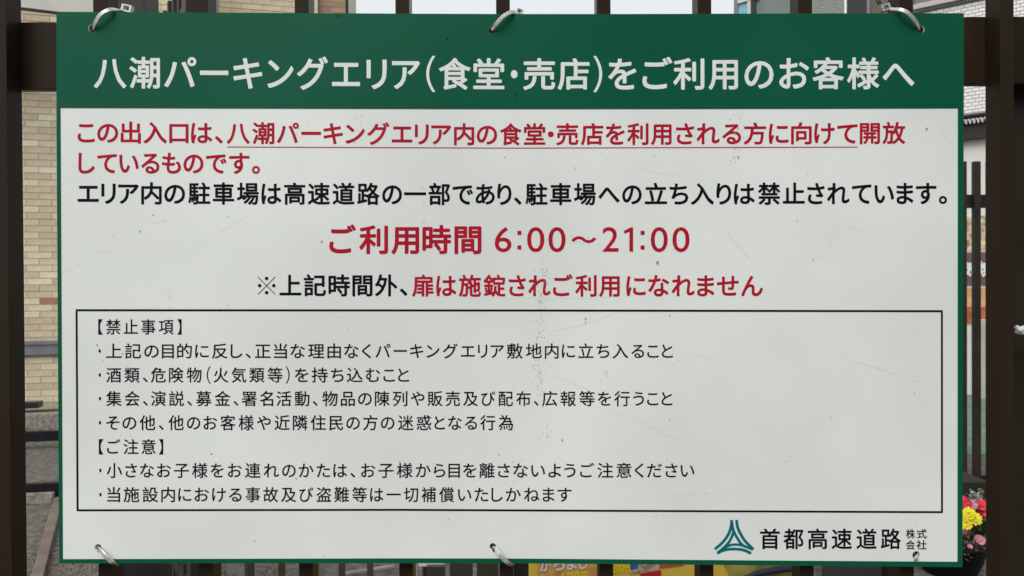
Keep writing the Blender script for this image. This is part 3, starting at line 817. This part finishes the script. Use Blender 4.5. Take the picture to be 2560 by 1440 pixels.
feat('trim', 1870, 1878, -0.3, 0.04, M['pale_metal'], 0)
feat('window_frame', 1878, 1889, -0.3, 0.02, M['dark_steel'], 0)
feat('window_pane', 1889, 2016, -0.3, -0.03, M['grey_glass'], 0)
sh = feat('shutter', 2016, 2112, -0.3, -0.02, M['shutter'], 0)
s0_, s1_ = hR(2016, 20)[0], hR(2112, 20)[0]
zz = hR(2070, 60)[1]; sproto = None; k = 0
while zz < hR(2070, -30)[1]:
    if sproto is None:
        mb = MB(); hh = 0.019
        cs = [wR.pt(s0_ + 0.01, zz, 0.02), wR.pt(s1_ - 0.01, zz, 0.02), wR.pt(s1_ - 0.01, zz, -0.018), wR.pt(s0_ + 0.01, zz, -0.018),
              wR.pt(s0_ + 0.01, zz + hh, -0.005), wR.pt(s1_ - 0.01, zz + hh, -0.005), wR.pt(s1_ - 0.01, zz + hh, -0.018), wR.pt(s0_ + 0.01, zz + hh, -0.018)]
        mb.hexa(cs); sproto = mb.build('shutter_slat', M['shutter'], rb_); z00 = zz
    else:
        o = sproto.copy(); COL.objects.link(o); o.parent = rb_; o.location = Vector(sproto.location) + Vector((0, 0, zz - z00))
    zz += 0.036
feat('trim', 2112, 2118, -0.3, 0.04, white_tiles[0], 0)
feat('dark_panel', 2118, 2169, -0.3, 0.02, M['dark_steel'], 0)
feat('trim', 2169, 2176, -0.3, 0.05, M['grey_metal'], 0)
feat('brown_panel', 2176, 2290, -0.3, 0.0, mat('taupe render', (0.13, 0.112, 0.095), 0.8), 0)

# single-storey white annex with corrugated roof edge
wN = Wall(2430, 9.0, phR)
hN = lambda px, py: wN.hit(px, py)
ann = empty('white_annex', wN.pt(0, 0), 'single-storey white walled annex at right with brown fascia and corrugated roof edge', 'building')
n0, n1 = hN(2150, 400)[0], hN(2750, 400)[0]
zw = hN(2430, 348)[1]; zf = hN(2430, 318)[1]; zc1 = hN(2430, 300)[1]; zg = hN(2430, 278)[1]
mb = MB(); mb.wbox(wN, n0, n1, 0, zw, -0.3, 0.0); mb.build('wall', mat('white render', (0.72, 0.71, 0.66), 0.8, var=0.05, scale=3), ann)
mb = MB(); mb.wbox(wN, n0, n1, zw - 0.01, zf, -0.3, 0.10); mb.build('fascia', M['bronze_far'], ann)
cor = MB(); npc = 60; L2 = n1 - n0
vs = []
for i in range(npc * 6 + 1):
    s = n0 + L2 * i / (npc * 6); z = (zf + zc1) / 2 + math.sin(i / 6 * 2 * math.pi) * 0.030
    vs += [wN.pt(s, z + 0.008, 0.16), wN.pt(s, z - 0.008, 0.16), wN.pt(s, z - 0.008 + 0.1, -0.6), wN.pt(s, z + 0.008 + 0.1, -0.6)]
fs = []
for i in range(npc * 6):
    a = 4 * i; fs += [(a, a + 1, a + 5, a + 4), (a + 1, a + 2, a + 6, a + 5), (a + 3, a, a + 4, a + 7)]
cor.add(vs, fs); cor.build('corrugated_roof', mat('galvanised sheet', (0.45, 0.45, 0.46), 0.35, metal=0.5, var=0.2), ann, smooth=True)
mb = MB(); mb.wbox(wN, n0, n1, zf + 0.002, zc1 - 0.02, -0.3, 0.04); mb.build('eave_dark_board', M['dark_steel'], ann)  # dark board behind the corrugated roof edge
mb = MB(); mb.wbox(wN, n0, n1, zc1 + 0.085, zg, -0.9, -0.06); mb.build('flashing', mat('taupe flashing', (0.33, 0.31, 0.265), 0.6), ann)

# poster board on the annex wall
pb = empty('restaurant_poster', wN.pt(0, 1.0, 0.05), 'tall orange and brown food poster with white characters on the annex wall', 'poster')
pz = lambda y: hN(2440, y)[1]
p0, p1 = hN(2385, 600)[0], hN(2520, 600)[0]
orange = mat('orange print', (0.62, 0.26, 0.09), 0.45, var=0.35, scale=5, col2=(0.80, 0.50, 0.24), stretch=(1, 1, 1))
gold = mat('speckled food print', (0.36, 0.22, 0.11), 0.45, var=0.6, scale=16, col2=(0.80, 0.66, 0.44))
mauve = mat('mauve band', (0.14, 0.075, 0.072), 0.45, var=0.08)
for nm, y0, y1, m_ in (('picture_panel', 541, 625, gold), ('band', 631, 715, mauve), ('edge_line', 625, 631, M['ledge']), ('edge_line', 715, 721, M['ledge']), ('picture_panel', 721, 768, orange), ('picture_panel', 769, 806, mat('red orange print', (0.40, 0.085, 0.035), 0.45, var=0.3, scale=8, col2=(0.58, 0.20, 0.08)))):
    mb = MB(); mb.wbox(wN, p0, p1, pz(y1), pz(y0), 0.002, 0.03); mb.build(nm, m_, pb)
mb = MB()
to_w = lambda X, Yp, n=0: (lambda h: wN.pt(h[0], h[1], 0.0325 + 0.0001 * n))(hN(X, Yp))
for ch, a, b in (('元', 2384, 2408), ('気', 2409, 2438), ('焼', 2447, 2478)):
    put_box(mb, ch, 0.03, a, b, 653, 693, to=to_w)
me = mb.mesh('white_characters'); me.materials.append(M['white_ink']); link('white_characters', me, pb)

# low white wall running away on the right, green painted walkway
xw = P(2440, 995, 8.85).x
mb = MB(); mb.box(xw, xw + 0.12, 5.2, 8.9, 0, 0.93); o = mb.build('low_white_wall', mat('off white plaster', (0.56, 0.545, 0.49), 0.85, var=0.12, scale=3), bevel=0.006)
tag(o, 'low off-white garden wall beyond the rear fence at right', 'wall')
mb = MB(); mb.add([(1.5, 6.0, 0.004), (xw + 0.3, 5.85, 0.004), (xw + 0.3, 11, 0.004), (1.5, 11, 0.004)], [(0, 1, 2, 3)])
o = mb.build('painted_walkway', M['green_paint']); tag(o, kind='structure')

# far fence at right
wFf = Wall(2440, 5.0, math.radians(2))
ff = empty('rear_fence', wFf.pt(0, 0), 'brown slatted fence some metres behind the railing at right', 'fence')
zt2, zb3 = wFf.hit(2440, 403)[1], 0.03
fp = None
for k in range(-7, 8):
    s0_ = wFf.hit(2436, 700)[0] + k * 0.0965; 
    if fp is None:
        mb = MB(); mb.wbox(wFf, s0_, s0_ + 0.046, zb3, zt2, -0.03, 0.0); fp = mb.build('fence_slat', M['bronze_far'], ff, bevel=0.002); fs0 = s0_
    else:
        o = fp.copy(); COL.objects.link(o); o.parent = ff; o.location = Vector(fp.location) + wFf.d * (s0_ - fs0)
sA_, sB_ = wFf.hit(2436, 700)[0] - 0.75, wFf.hit(2436, 700)[0] + 0.85
for y0, y1 in ((485, 518), (1192, 1218)):
    mb = MB(); mb.wbox(wFf, sA_, sB_, wFf.hit(2440, y1)[1], wFf.hit(2440, y0)[1], -0.07, -0.031); mb.build('cross_rail', M['bronze_far'], ff)

# =================================================================== FLOWER POT
fc = P(2372, 1400, 3.55)
pot = empty('flower_pot', (fc.x, fc.y, 0), 'black round pot of yellow, red and pink flowers at lower right', 'flower pot')
mb = MB(); n = 28; prof = [(0.115, 0.0), (0.145, 0.07), (0.160, 0.135), (0.166, 0.14), (0.166, 0.158), (0.156, 0.158), (0.150, 0.12), (0.0, 0.12)]
vs = []; fs = []
for (r, z) in prof:
    vs += [(fc.x + r * math.cos(2 * math.pi * k / n), fc.y + r * math.sin(2 * math.pi * k / n), z) for k in range(n)]
for i in range(len(prof) - 1):
    for k in range(n): fs.append((i * n + k, i * n + (k + 1) % n, (i + 1) * n + (k + 1) % n, (i + 1) * n + k))
mb.add(vs, fs); mb.build('pot', mat('black plastic', (0.004, 0.004, 0.004), 0.6, spec=0.2), pot, smooth=True)
leafmats = {'green': mat('green leaf', (0.06, 0.11, 0.03), 0.6, var=0.4, scale=30), 'silver': mat('silver felted leaf', (0.46, 0.50, 0.44), 0.8, var=0.2, scale=30), 'pink': mat('pink edged leaf', (0.42, 0.16, 0.17), 0.6, var=0.4, scale=30, col2=(0.45, 0.40, 0.33)), 'dark': mat('dark leaf', (0.02, 0.035, 0.012), 0.6, var=0.3)}
def leaves(name, m, centres, nleaf, size, spread):
    mb = MB()
    for c in centres:
        for _ in range(nleaf):
            p = Vector(c) + Vector((random.gauss(0, spread), random.gauss(0, spread), random.gauss(0, spread * 0.75)))
            d = Vector((random.gauss(0, 1), random.gauss(0, 1) - 0.5, random.gauss(0, 1) + 0.3)).normalized(); sd = d.cross(Vector((random.random(), random.random(), 1))).normalized()
            L3 = size * random.uniform(0.6, 1.3); up = sd.cross(d)
            mb.add([p, p + d * L3 * 0.5 + sd * L3 * 0.28 + up * L3 * 0.06, p + d * L3, p + d * L3 * 0.5 - sd * L3 * 0.28 + up * L3 * 0.06, p + d * L3 * 0.5 - up * 0.03 * L3], [(0, 1, 4), (1, 2, 4), (2, 3, 4), (3, 0, 4)])
    o = mb.build(name, m, pot); o['kind'] = 'stuff'
FP = lambda px, py, dy=-0.12: P(px, py, fc.y + dy)
leaves('dark_foliage', leafmats['dark'], [(fc.x + random.uniform(-0.15, 0.15), fc.y + random.uniform(-0.12, 0.12), random.uniform(0.15, 0.34)) for _ in range(50)], 20, 0.035, 0.03)
leaves('green_foliage', leafmats['green'], [FP(x, y) for x, y in ((2455, 1322), (2445, 1332), (2462, 1330), (2425, 1335), (2380, 1310), (2350, 1300), (2330, 1330), (2300, 1340))], 16, 0.032, 0.012)
leaves('silver_foliage', leafmats['silver'], [FP(x, y, -0.02) for x, y in ((2436, 1246), (2428, 1250), (2445, 1248), (2436, 1238), (2455, 1298), (2450, 1310), (2408, 1360), (2416, 1345), (2425, 1350), (2412, 1370), (2424, 1340), (2434, 1330), (2440, 1368), (2462, 1310), (2458, 1335), (2460, 1345), (2412, 1275), (2370, 1250), (2340, 1270))], 26, 0.026, 0.013)
leaves('pink_foliage', leafmats['pink'], [FP(x, y, -0.14) for x, y in ((2411, 1330), (2416, 1326), (2440, 1348), (2449, 1351), (2456, 1355), (2420, 1372), (2409, 1385), (2455, 1300), (2432, 1262), (2437, 1263), (2463, 1365), (2450, 1362), (2436, 1358), (2418, 1352), (2430, 1380), (2408, 1392), (2380, 1350), (2340, 1360), (2310, 1350))], 16, 0.024, 0.010)
fl_y = mat('yellow petal', (0.85, 0.72, 0.03), 0.6, var=0.1, scale=40); fl_yc = mat('flower centre', (0.45, 0.32, 0.01), 0.8, var=0.3, scale=200)
fl_r = mat('red petal', (0.58, 0.006, 0.035), 0.5, var=0.25, scale=40); fl_p = mat('pink petal', (0.72, 0.26, 0.34), 0.6, var=0.2, scale=40)
def flower(px, py, r, m, kind, dy=-0.17):
    c = FP(px, py, dy); face = (CAM - c).normalized() + Vector((random.uniform(-.35, .35), 0, random.uniform(0.0, .5))); face.normalize()
    a = face.cross(Vector((0, 0, 1))).normalized(); b = face.cross(a)
    mb = MB(); rings = ((13, 1.0, 0.0), (9, 0.62, 0.16)) if kind == 'daisy' else ((5, 1.0, 0.0),)
    for npet, rr, h in rings:
        ph = random.random() * 6
        for k in range(npet):
            t = 2 * math.pi * k / npet + ph + random.uniform(-.08, .08); d = a * math.cos(t) + b * math.sin(t); s = a * -math.sin(t) + b * math.cos(t)
            wd = 0.19 if kind == 'daisy' else 0.52
            q = c + face * h * r; R_ = r * rr * random.uniform(0.9, 1.08); cu_ = face * r * 0.14
            mb.add([q, q + d * R_ * 0.35 + s * r * wd * 0.6 + cu_ * 0.5, q + d * R_ * 0.8 + s * r * wd + cu_ * 0.2, q + d * R_ - cu_ * 0.6, q + d * R_ * 0.8 - s * r * wd + cu_ * 0.2, q + d * R_ * 0.35 - s * r * wd * 0.6 + cu_ * 0.5, q + d * R_ * 0.55 - cu_ * 0.3],
                   [(0, 1, 6), (1, 2, 6), (2, 3, 6), (3, 4, 6), (4, 5, 6), (5, 0, 6)])
    o = mb.build('flower', m, pot)
    if kind == 'daisy':
        cb = MB(); q = c + face * r * 0.12
        ring = [q + (a * math.cos(2 * math.pi * k / 8) + b * math.sin(2 * math.pi * k / 8)) * r * 0.2 for k in range(8)]
        cb.add(ring + [q + face * r * 0.16], [(k, (k + 1) % 8, 8) for k in range(8)])
        cb.build('flower_centre', fl_yc, o)
for px, py, r in ((2414, 1306, 0.042), (2437, 1296, 0.040), (2422, 1283, 0.038), (2405, 1290, 0.038), (2395, 1312, 0.036), (2360, 1300, 0.04), (2340, 1320, 0.04)):
    flower(px, py, r * 0.80, fl_y, 'daisy', -0.17 - random.uniform(0, 0.03))
for px, py, r in ((2411, 1257, 0.030), (2453, 1262, 0.030), (2459, 1275, 0.032), (2466, 1268, 0.032), (2330, 1275, 0.03), (2300, 1300, 0.03)):
    flower(px, py, r, fl_r, 'wide', -0.15)
for px, py, r in ((2433, 1262, 0.018), (2452, 1350, 0.022), (2445, 1345, 0.016), (2410, 1328, 0.014), (2425, 1366, 0.012)):
    flower(px, py, r, fl_p, 'wide', -0.16)
# dark planter trough behind the flowers
q0, q1 = P(2280, 1230, 4.3), P(2475, 1230, 4.3)
mb = MB(); mb.box(q0.x, q1.x, 4.3, 4.55, 0, P(2400, 1206, 4.3).z); o = mb.build('planter_trough', M['bronze_far'], bevel=0.004)
tag(o, 'dark brown planter trough behind the pot of flowers', 'planter')

# =================================================================== YELLOW MENU BANNER
wM = Wall(1325, 2.3, math.radians(18)); hM = lambda x, y: wM.hit(x, y)
ban = empty('menu_banner', (wM.pt(0.3, 0).x, wM.pt(0.3, 0).y, 0), 'yellow restaurant menu banner with prices standing below the notice board', 'banner')
m0, m1 = hM(1325, 1420)[0], hM(1985, 1420)[0]; zM0, zM1 = 0.05, hM(1400, 1330)[1]
yel = mat('yellow banner print', (0.88, 0.64, 0.09), 0.4, var=0.08, scale=4, col2=(0.86, 0.55, 0.08))
mb = MB(); mb.wbox(wM, m0, m1, zM0, zM1, -0.012, 0.0); mb.build('banner_sheet', yel, ban)
for s in (m0 + 0.1, m1 - 0.1):
    mb = MB(); mb.tube([wM.pt(s, 0, -0.03), wM.pt(s, zM1, -0.03)], 0.012, 10); mb.build('banner_leg', M['dark_steel'], ban)
def mquad(name, cs, m, out):
    mb = MB(); f = []
    for x, y in cs: h = hM(x, y); f.append(wM.pt(h[0], h[1], out))
    mb.add(f, [(0, 1, 2, 3)]); return mb.build(name, m, ban)
op = mat('orange food print', (0.82, 0.36, 0.11), 0.4, var=0.25, scale=20, col2=(0.88, 0.55, 0.16))
redp = mat('red price band', (0.55, 0.02, 0.02), 0.4); bluep = mat('blue print', (0.03, 0.12, 0.42), 0.4); olive = mat('olive print', (0.36, 0.31, 0.08), 0.5, var=0.4, scale=8)
mquad('print_block', [(1344, 1335), (1484, 1325), (1484, 1450), (1344, 1455)], op, 0.0015)
mquad('print_block', [(1480, 1325), (1526, 1322), (1526, 1440), (1480, 1446)], op, 0.0016)
mquad('price_band', [(1600, 1434), (1652, 1424), (1652, 1446), (1600, 1458)], redp, 0.0020)
mquad('price_band', [(1649, 1404), (1712, 1392), (1708, 1414), (1649, 1420)], mat('orange red print', (0.60, 0.10, 0.03), 0.4), 0.0020)
mquad('print_block', [(1573, 1402), (1594, 1400), (1594, 1421), (1573, 1423)], bluep, 0.0020)
mquad('print_block', [(1594, 1405), (1648, 1396), (1648, 1427), (1575, 1436)], mat('pale print', (0.55, 0.38, 0.28), 0.4, var=0.5, scale=60), 0.0015)
mquad('print_block', [(1800, 1395), (1980, 1380), (1980, 1450), (1830, 1450)], olive, 0.0015)
wtx = lambda out: (lambda X, Yp, n=0: (lambda h: wM.pt(h[0], h[1], out + 0.00003 * n))(hM(X, Yp - (X - 1400) * 0.06)))
def btext(name, items, y0, y1, m, out, off):
    mb = MB()
    for ch, a, b in items: put_box(mb, ch, off, a, b, y0, y1, to=wtx(out))
    me = mb.mesh(name); me.materials.append(m); link(name, me, ban)
items = [('か', 1348, 1376), ('ら', 1384, 1411), ('よ', 1416, 1441), ('し', 1446, 1468)]
btext('banner_outline', items, 1388, 1428, mat('orange edge', (0.60, 0.16, 0.05), 0.4), 0.0024, 0.07)
btext('banner_lettering', items, 1390, 1426, M['white_ink'], 0.0030, 0.035)
yp = mat('yellow price print', (0.90, 0.70, 0.02), 0.4)
btext('price_lettering', [('6', 1398, 1414), ('9', 1416, 1432), ('0', 1434, 1450), ('円', 1452, 1468)], 1431, 1456, yp, 0.0030, 0.05)
btext('price_lettering', [('8', 1529, 1544), ('0', 1546, 1560), ('円', 1562, 1574)], 1416, 1440, yp, 0.0030, 0.05)
mb = MB(); pts = [wM.pt(hM(x, y)[0], hM(x, y)[1], 0.02) for x, y in ((1835, 1446), (1880, 1430), (1930, 1420), (1990, 1412))]
mb.tube(pts, [0.005, 0.010, 0.012, 0.012], 10); mb.build('banner_hem', mat('navy cloth', (0.012, 0.014, 0.03), 0.7), ban, smooth=True)

# =================================================================== CLUTTER below the notice board
# middle fence of slim bars
mf = empty('slim_fence', (P(840, 1400, 3.4).x, 3.4, 0), 'slim olive-brown bar fence behind the railing, under the notice board', 'fence')
pr = None
for px in (624, 702, 853, 924, 1006, 1062):
    c = P(px, 1420, 3.4)
    if pr is None:
        mb = MB(); mb.box(c.x - 0.012, c.x + 0.012, 3.4, 3.43, 0.0, 1.7); pr = mb.build('upright_bar', mat('olive brown paint', (0.055, 0.042, 0.022), 0.5), mf); pcx = c.x
    else:
        o = pr.copy(); COL.objects.link(o); o.parent = mf; o.location = Vector(pr.location) + Vector((c.x - pcx, 0, 0))
mb = MB(); mb.box(P(615, 1420, 3.4).x, P(1075, 1420, 3.4).x, 3.431, 3.45, 1.5, 1.56); mb.build('cross_rail', M['bronze_far'], mf)
# pinkish post
c = P(788, 1420, 2.6)
mb = MB(); mb.box(c.x - 0.0105, c.x + 0.0105, 2.6, 2.63, 0, 1.5); o = mb.build('wooden_stake', mat('pinkish wood', (0.30, 0.19, 0.145), 0.7, var=0.2, scale=20, stretch=(1, 1, 0.1)))
tag(o, 'pinkish wooden stake just behind the railing, left of the white pipe', 'stake')
c = P(1041, 1420, 2.6)
mb = MB(); mb.box(c.x - 0.005, c.x + 0.005, 2.6, 2.62, 0, 1.5); o = mb.build('wooden_stake', mat('tan wood', (0.40, 0.28, 0.20), 0.7, var=0.2, scale=20))
tag(o, 'thin tan wooden stake behind the railing beside the brown slatted bench', 'stake')
# white pipe
c = P(880, 1420, 3.9)
mb = MB(); mb.tube([(c.x, c.y, 0.03), (c.x, c.y, 0.9)], 0.037, 20); mb.tube([(c.x, c.y, 0.0), (c.x, c.y, 0.05)], 0.045, 20)
o = mb.build('white_pipe', mat('white plastic', (0.78, 0.78, 0.74), 0.4, var=0.05), smooth=True); tag(o, 'white plastic pipe standing behind the slim fence', 'pipe')
# dark tarpaulin-covered heap
mb = MB(); rng = random.Random(3)
q0, q1 = P(796, 1440, 4.1), P(962, 1440, 4.1)
nx, nz = 14, 6; vs = []
for i in range(nx + 1):
    for j in range(nz + 1):
        u, v = i / nx, j / nz; x = q0.x + (q1.x - q0.x) * u
        h = 0.38 * math.sin(math.pi * min(1, u * 1.05 + 0.02)) ** 0.4
        vs.append((x + rng.uniform(-.01, .01), 4.1 + 0.28 * v ** 2 + rng.uniform(-.02, .02), h * v + rng.uniform(-.01, .01) * (j > 0)))
mb.add(vs, [(i * (nz + 1) + j, (i + 1) * (nz + 1) + j, (i + 1) * (nz + 1) + j + 1, i * (nz + 1) + j + 1) for i in range(nx) for j in range(nz)])
o = mb.build('black_tarpaulin', mat('black sheeting', (0.005, 0.005, 0.006), 0.9, spec=0.1), smooth=True); tag(o, 'crumpled black tarpaulin on the ground behind the slim fence', 'tarpaulin')
# pink-brown edging pieces
mb = MB(); a_, b_ = ground(862, 1441), ground(986, 1421); d_ = (b_ - a_).normalized(); n_ = Vector((-d_.y, d_.x, 0)); hgt = Vector((0, 0, 0.018)); Wd = n_ * 0.015
mb.hexa([a_ - Wd, b_ - Wd, b_ + Wd, a_ + Wd, a_ - Wd + hgt, b_ - Wd + hgt, b_ + Wd + hgt, a_ + Wd + hgt]); o = mb.build('edging_strip', mat('pinkish concrete', (0.30, 0.25, 0.225), 0.8, var=0.15), bevel=0.006)
tag(o, 'pinkish concrete edging strip behind the slim fence', 'edging')
# brown slatted bench / boards
be = empty('slatted_screen', (P(1150, 1430, 2.45).x, 2.45, 0), 'low screen of broad dark brown boards under the middle of the notice board', 'screen')
for x0, x1 in ((1066, 1112), (1124, 1181), (1192, 1246)):
    a, b = P(x0, 1420, 2.45), P(x1, 1420, 2.45); mb = MB(); mb.box(a.x, b.x, 2.45, 2.47, 0.02, P(1150, 1416, 2.45).z if x0 < 1100 else 0.62); mb.build('board', mat('dark brown board', (0.036, 0.031, 0.019), 0.55, var=0.2, scale=5), be, bevel=0.002)
a, b = P(1060, 1420, 2.48), P(1250, 1420, 2.48)
mb = MB(); mb.box(a.x, b.x, 2.471, 2.50, 0.10, 0.16); mb.build('batten', M['dark_steel'], be)
a, b = P(1045, 1412, 2.75), P(1112, 1412, 2.75)
mb = MB(); mb.box(a.x, b.x, 2.75, 2.78, P(1050, 1417, 2.75).z, P(1050, 1395, 2.75).z); o = mb.build('white_tray', mat('white enamel', (0.75, 0.75, 0.72), 0.3), bevel=0.004)
# its stand
mb = MB(); mb.box(a.x + 0.02, a.x + 0.04, 2.755, 2.775, 0, P(1050, 1417, 2.75).z); st = mb.build('tray_leg', M['dark_steel'], None)
tr = empty('tray_stand', (a.x, 2.76, 0), 'white metal tray on a thin stand behind the broad brown boards', 'tray')
for ob in (o, st): ob.parent = tr; ob.location = -Vector(tr.location)
# dark equipment left of the banner, concrete blocks right of it
def block(name, x0, x1, Y, ytop, m, label, cat, depth=0.2, bev=0.01):
    a, b = P(x0, 1420, Y), P(x1, 1420, Y); mb = MB(); mb.box(a.x, b.x, Y, Y + depth, 0, P(x0, ytop, Y).z); o = mb.build(name, m, bevel=bev); return tag(o, label, cat)
block('dark_crate', 1283, 1322, 2.6, 1300, M['dark_steel'], 'dark crate standing left of the yellow banner', 'crate', bev=0.005)
block('concrete_block', 2018, 2104, 3.2, 1340, M['concrete'], 'pale concrete block right of the yellow banner', 'block')
block('dark_grey_bin', 2106, 2206, 2.9, 1300, mat('dark grey plastic', (0.032, 0.034, 0.034), 0.6, var=0.2), 'dark grey bin between the concrete block and the flowers', 'bin')
block('black_board', 2206, 2285, 3.0, 1330, mat('black board', (0.008, 0.007, 0.007), 0.6), 'black board beside the planter, right of the dark grey bin', 'board', depth=0.03)
# rough concrete slabs and gravel in the lower left
for (cx, cy, w, d, rz, tone, lb) in ((-0.95, 4.15, 0.50, 0.9, 0.1, 'concrete', 'large weathered concrete slab left of the rust-brown track'), (-1.33, 3.35, 0.34, 0.5, 0.4, 'concrete', 'small weathered concrete slab near the side fence')):
    pass
sl = MB()
sq = [ground(560, 1500), ground(612, 1500), ground(612, 1395), ground(575, 1380)]
M['dark_concrete'] = mat('shade-darkened concrete', (0.11, 0.105, 0.092), 0.9, var=0.3, scale=12, bump=0.6)  # slab concrete darkened in its colour for the shadow it lies in
sl.hexa([Vector((p.x, p.y, 0)) for p in sq] + [Vector((p.x, p.y, 0.03)) for p in sq])
o = sl.build('paving_slab', M['dark_concrete'], bevel=0.006); tag(o, 'pale concrete slab on the ground beside the side fence', 'slab')
gr = MB()
for _ in range(2600):
    p = ground(random.uniform(60, 720), random.uniform(1385, 1470)); r = random.uniform(0.004, 0.013)
    t = random.random() * 6
    gr.add([p + Vector((r * math.cos(t), r * math.sin(t), 0)), p + Vector((r * math.cos(t + 2), r * math.sin(t + 2), 0)), p + Vector((r * math.cos(t + 4), r * math.sin(t + 4), 0)), p + Vector((0, 0, r * 0.9))], [(0, 1, 3), (1, 2, 3), (2, 0, 3)])
o = gr.build('gravel', mat('mixed gravel', (0.17, 0.145, 0.12), 0.9, var=0.5, scale=30)); tag(o, 'loose brown gravel on the ground at lower left', 'gravel', kind='stuff')
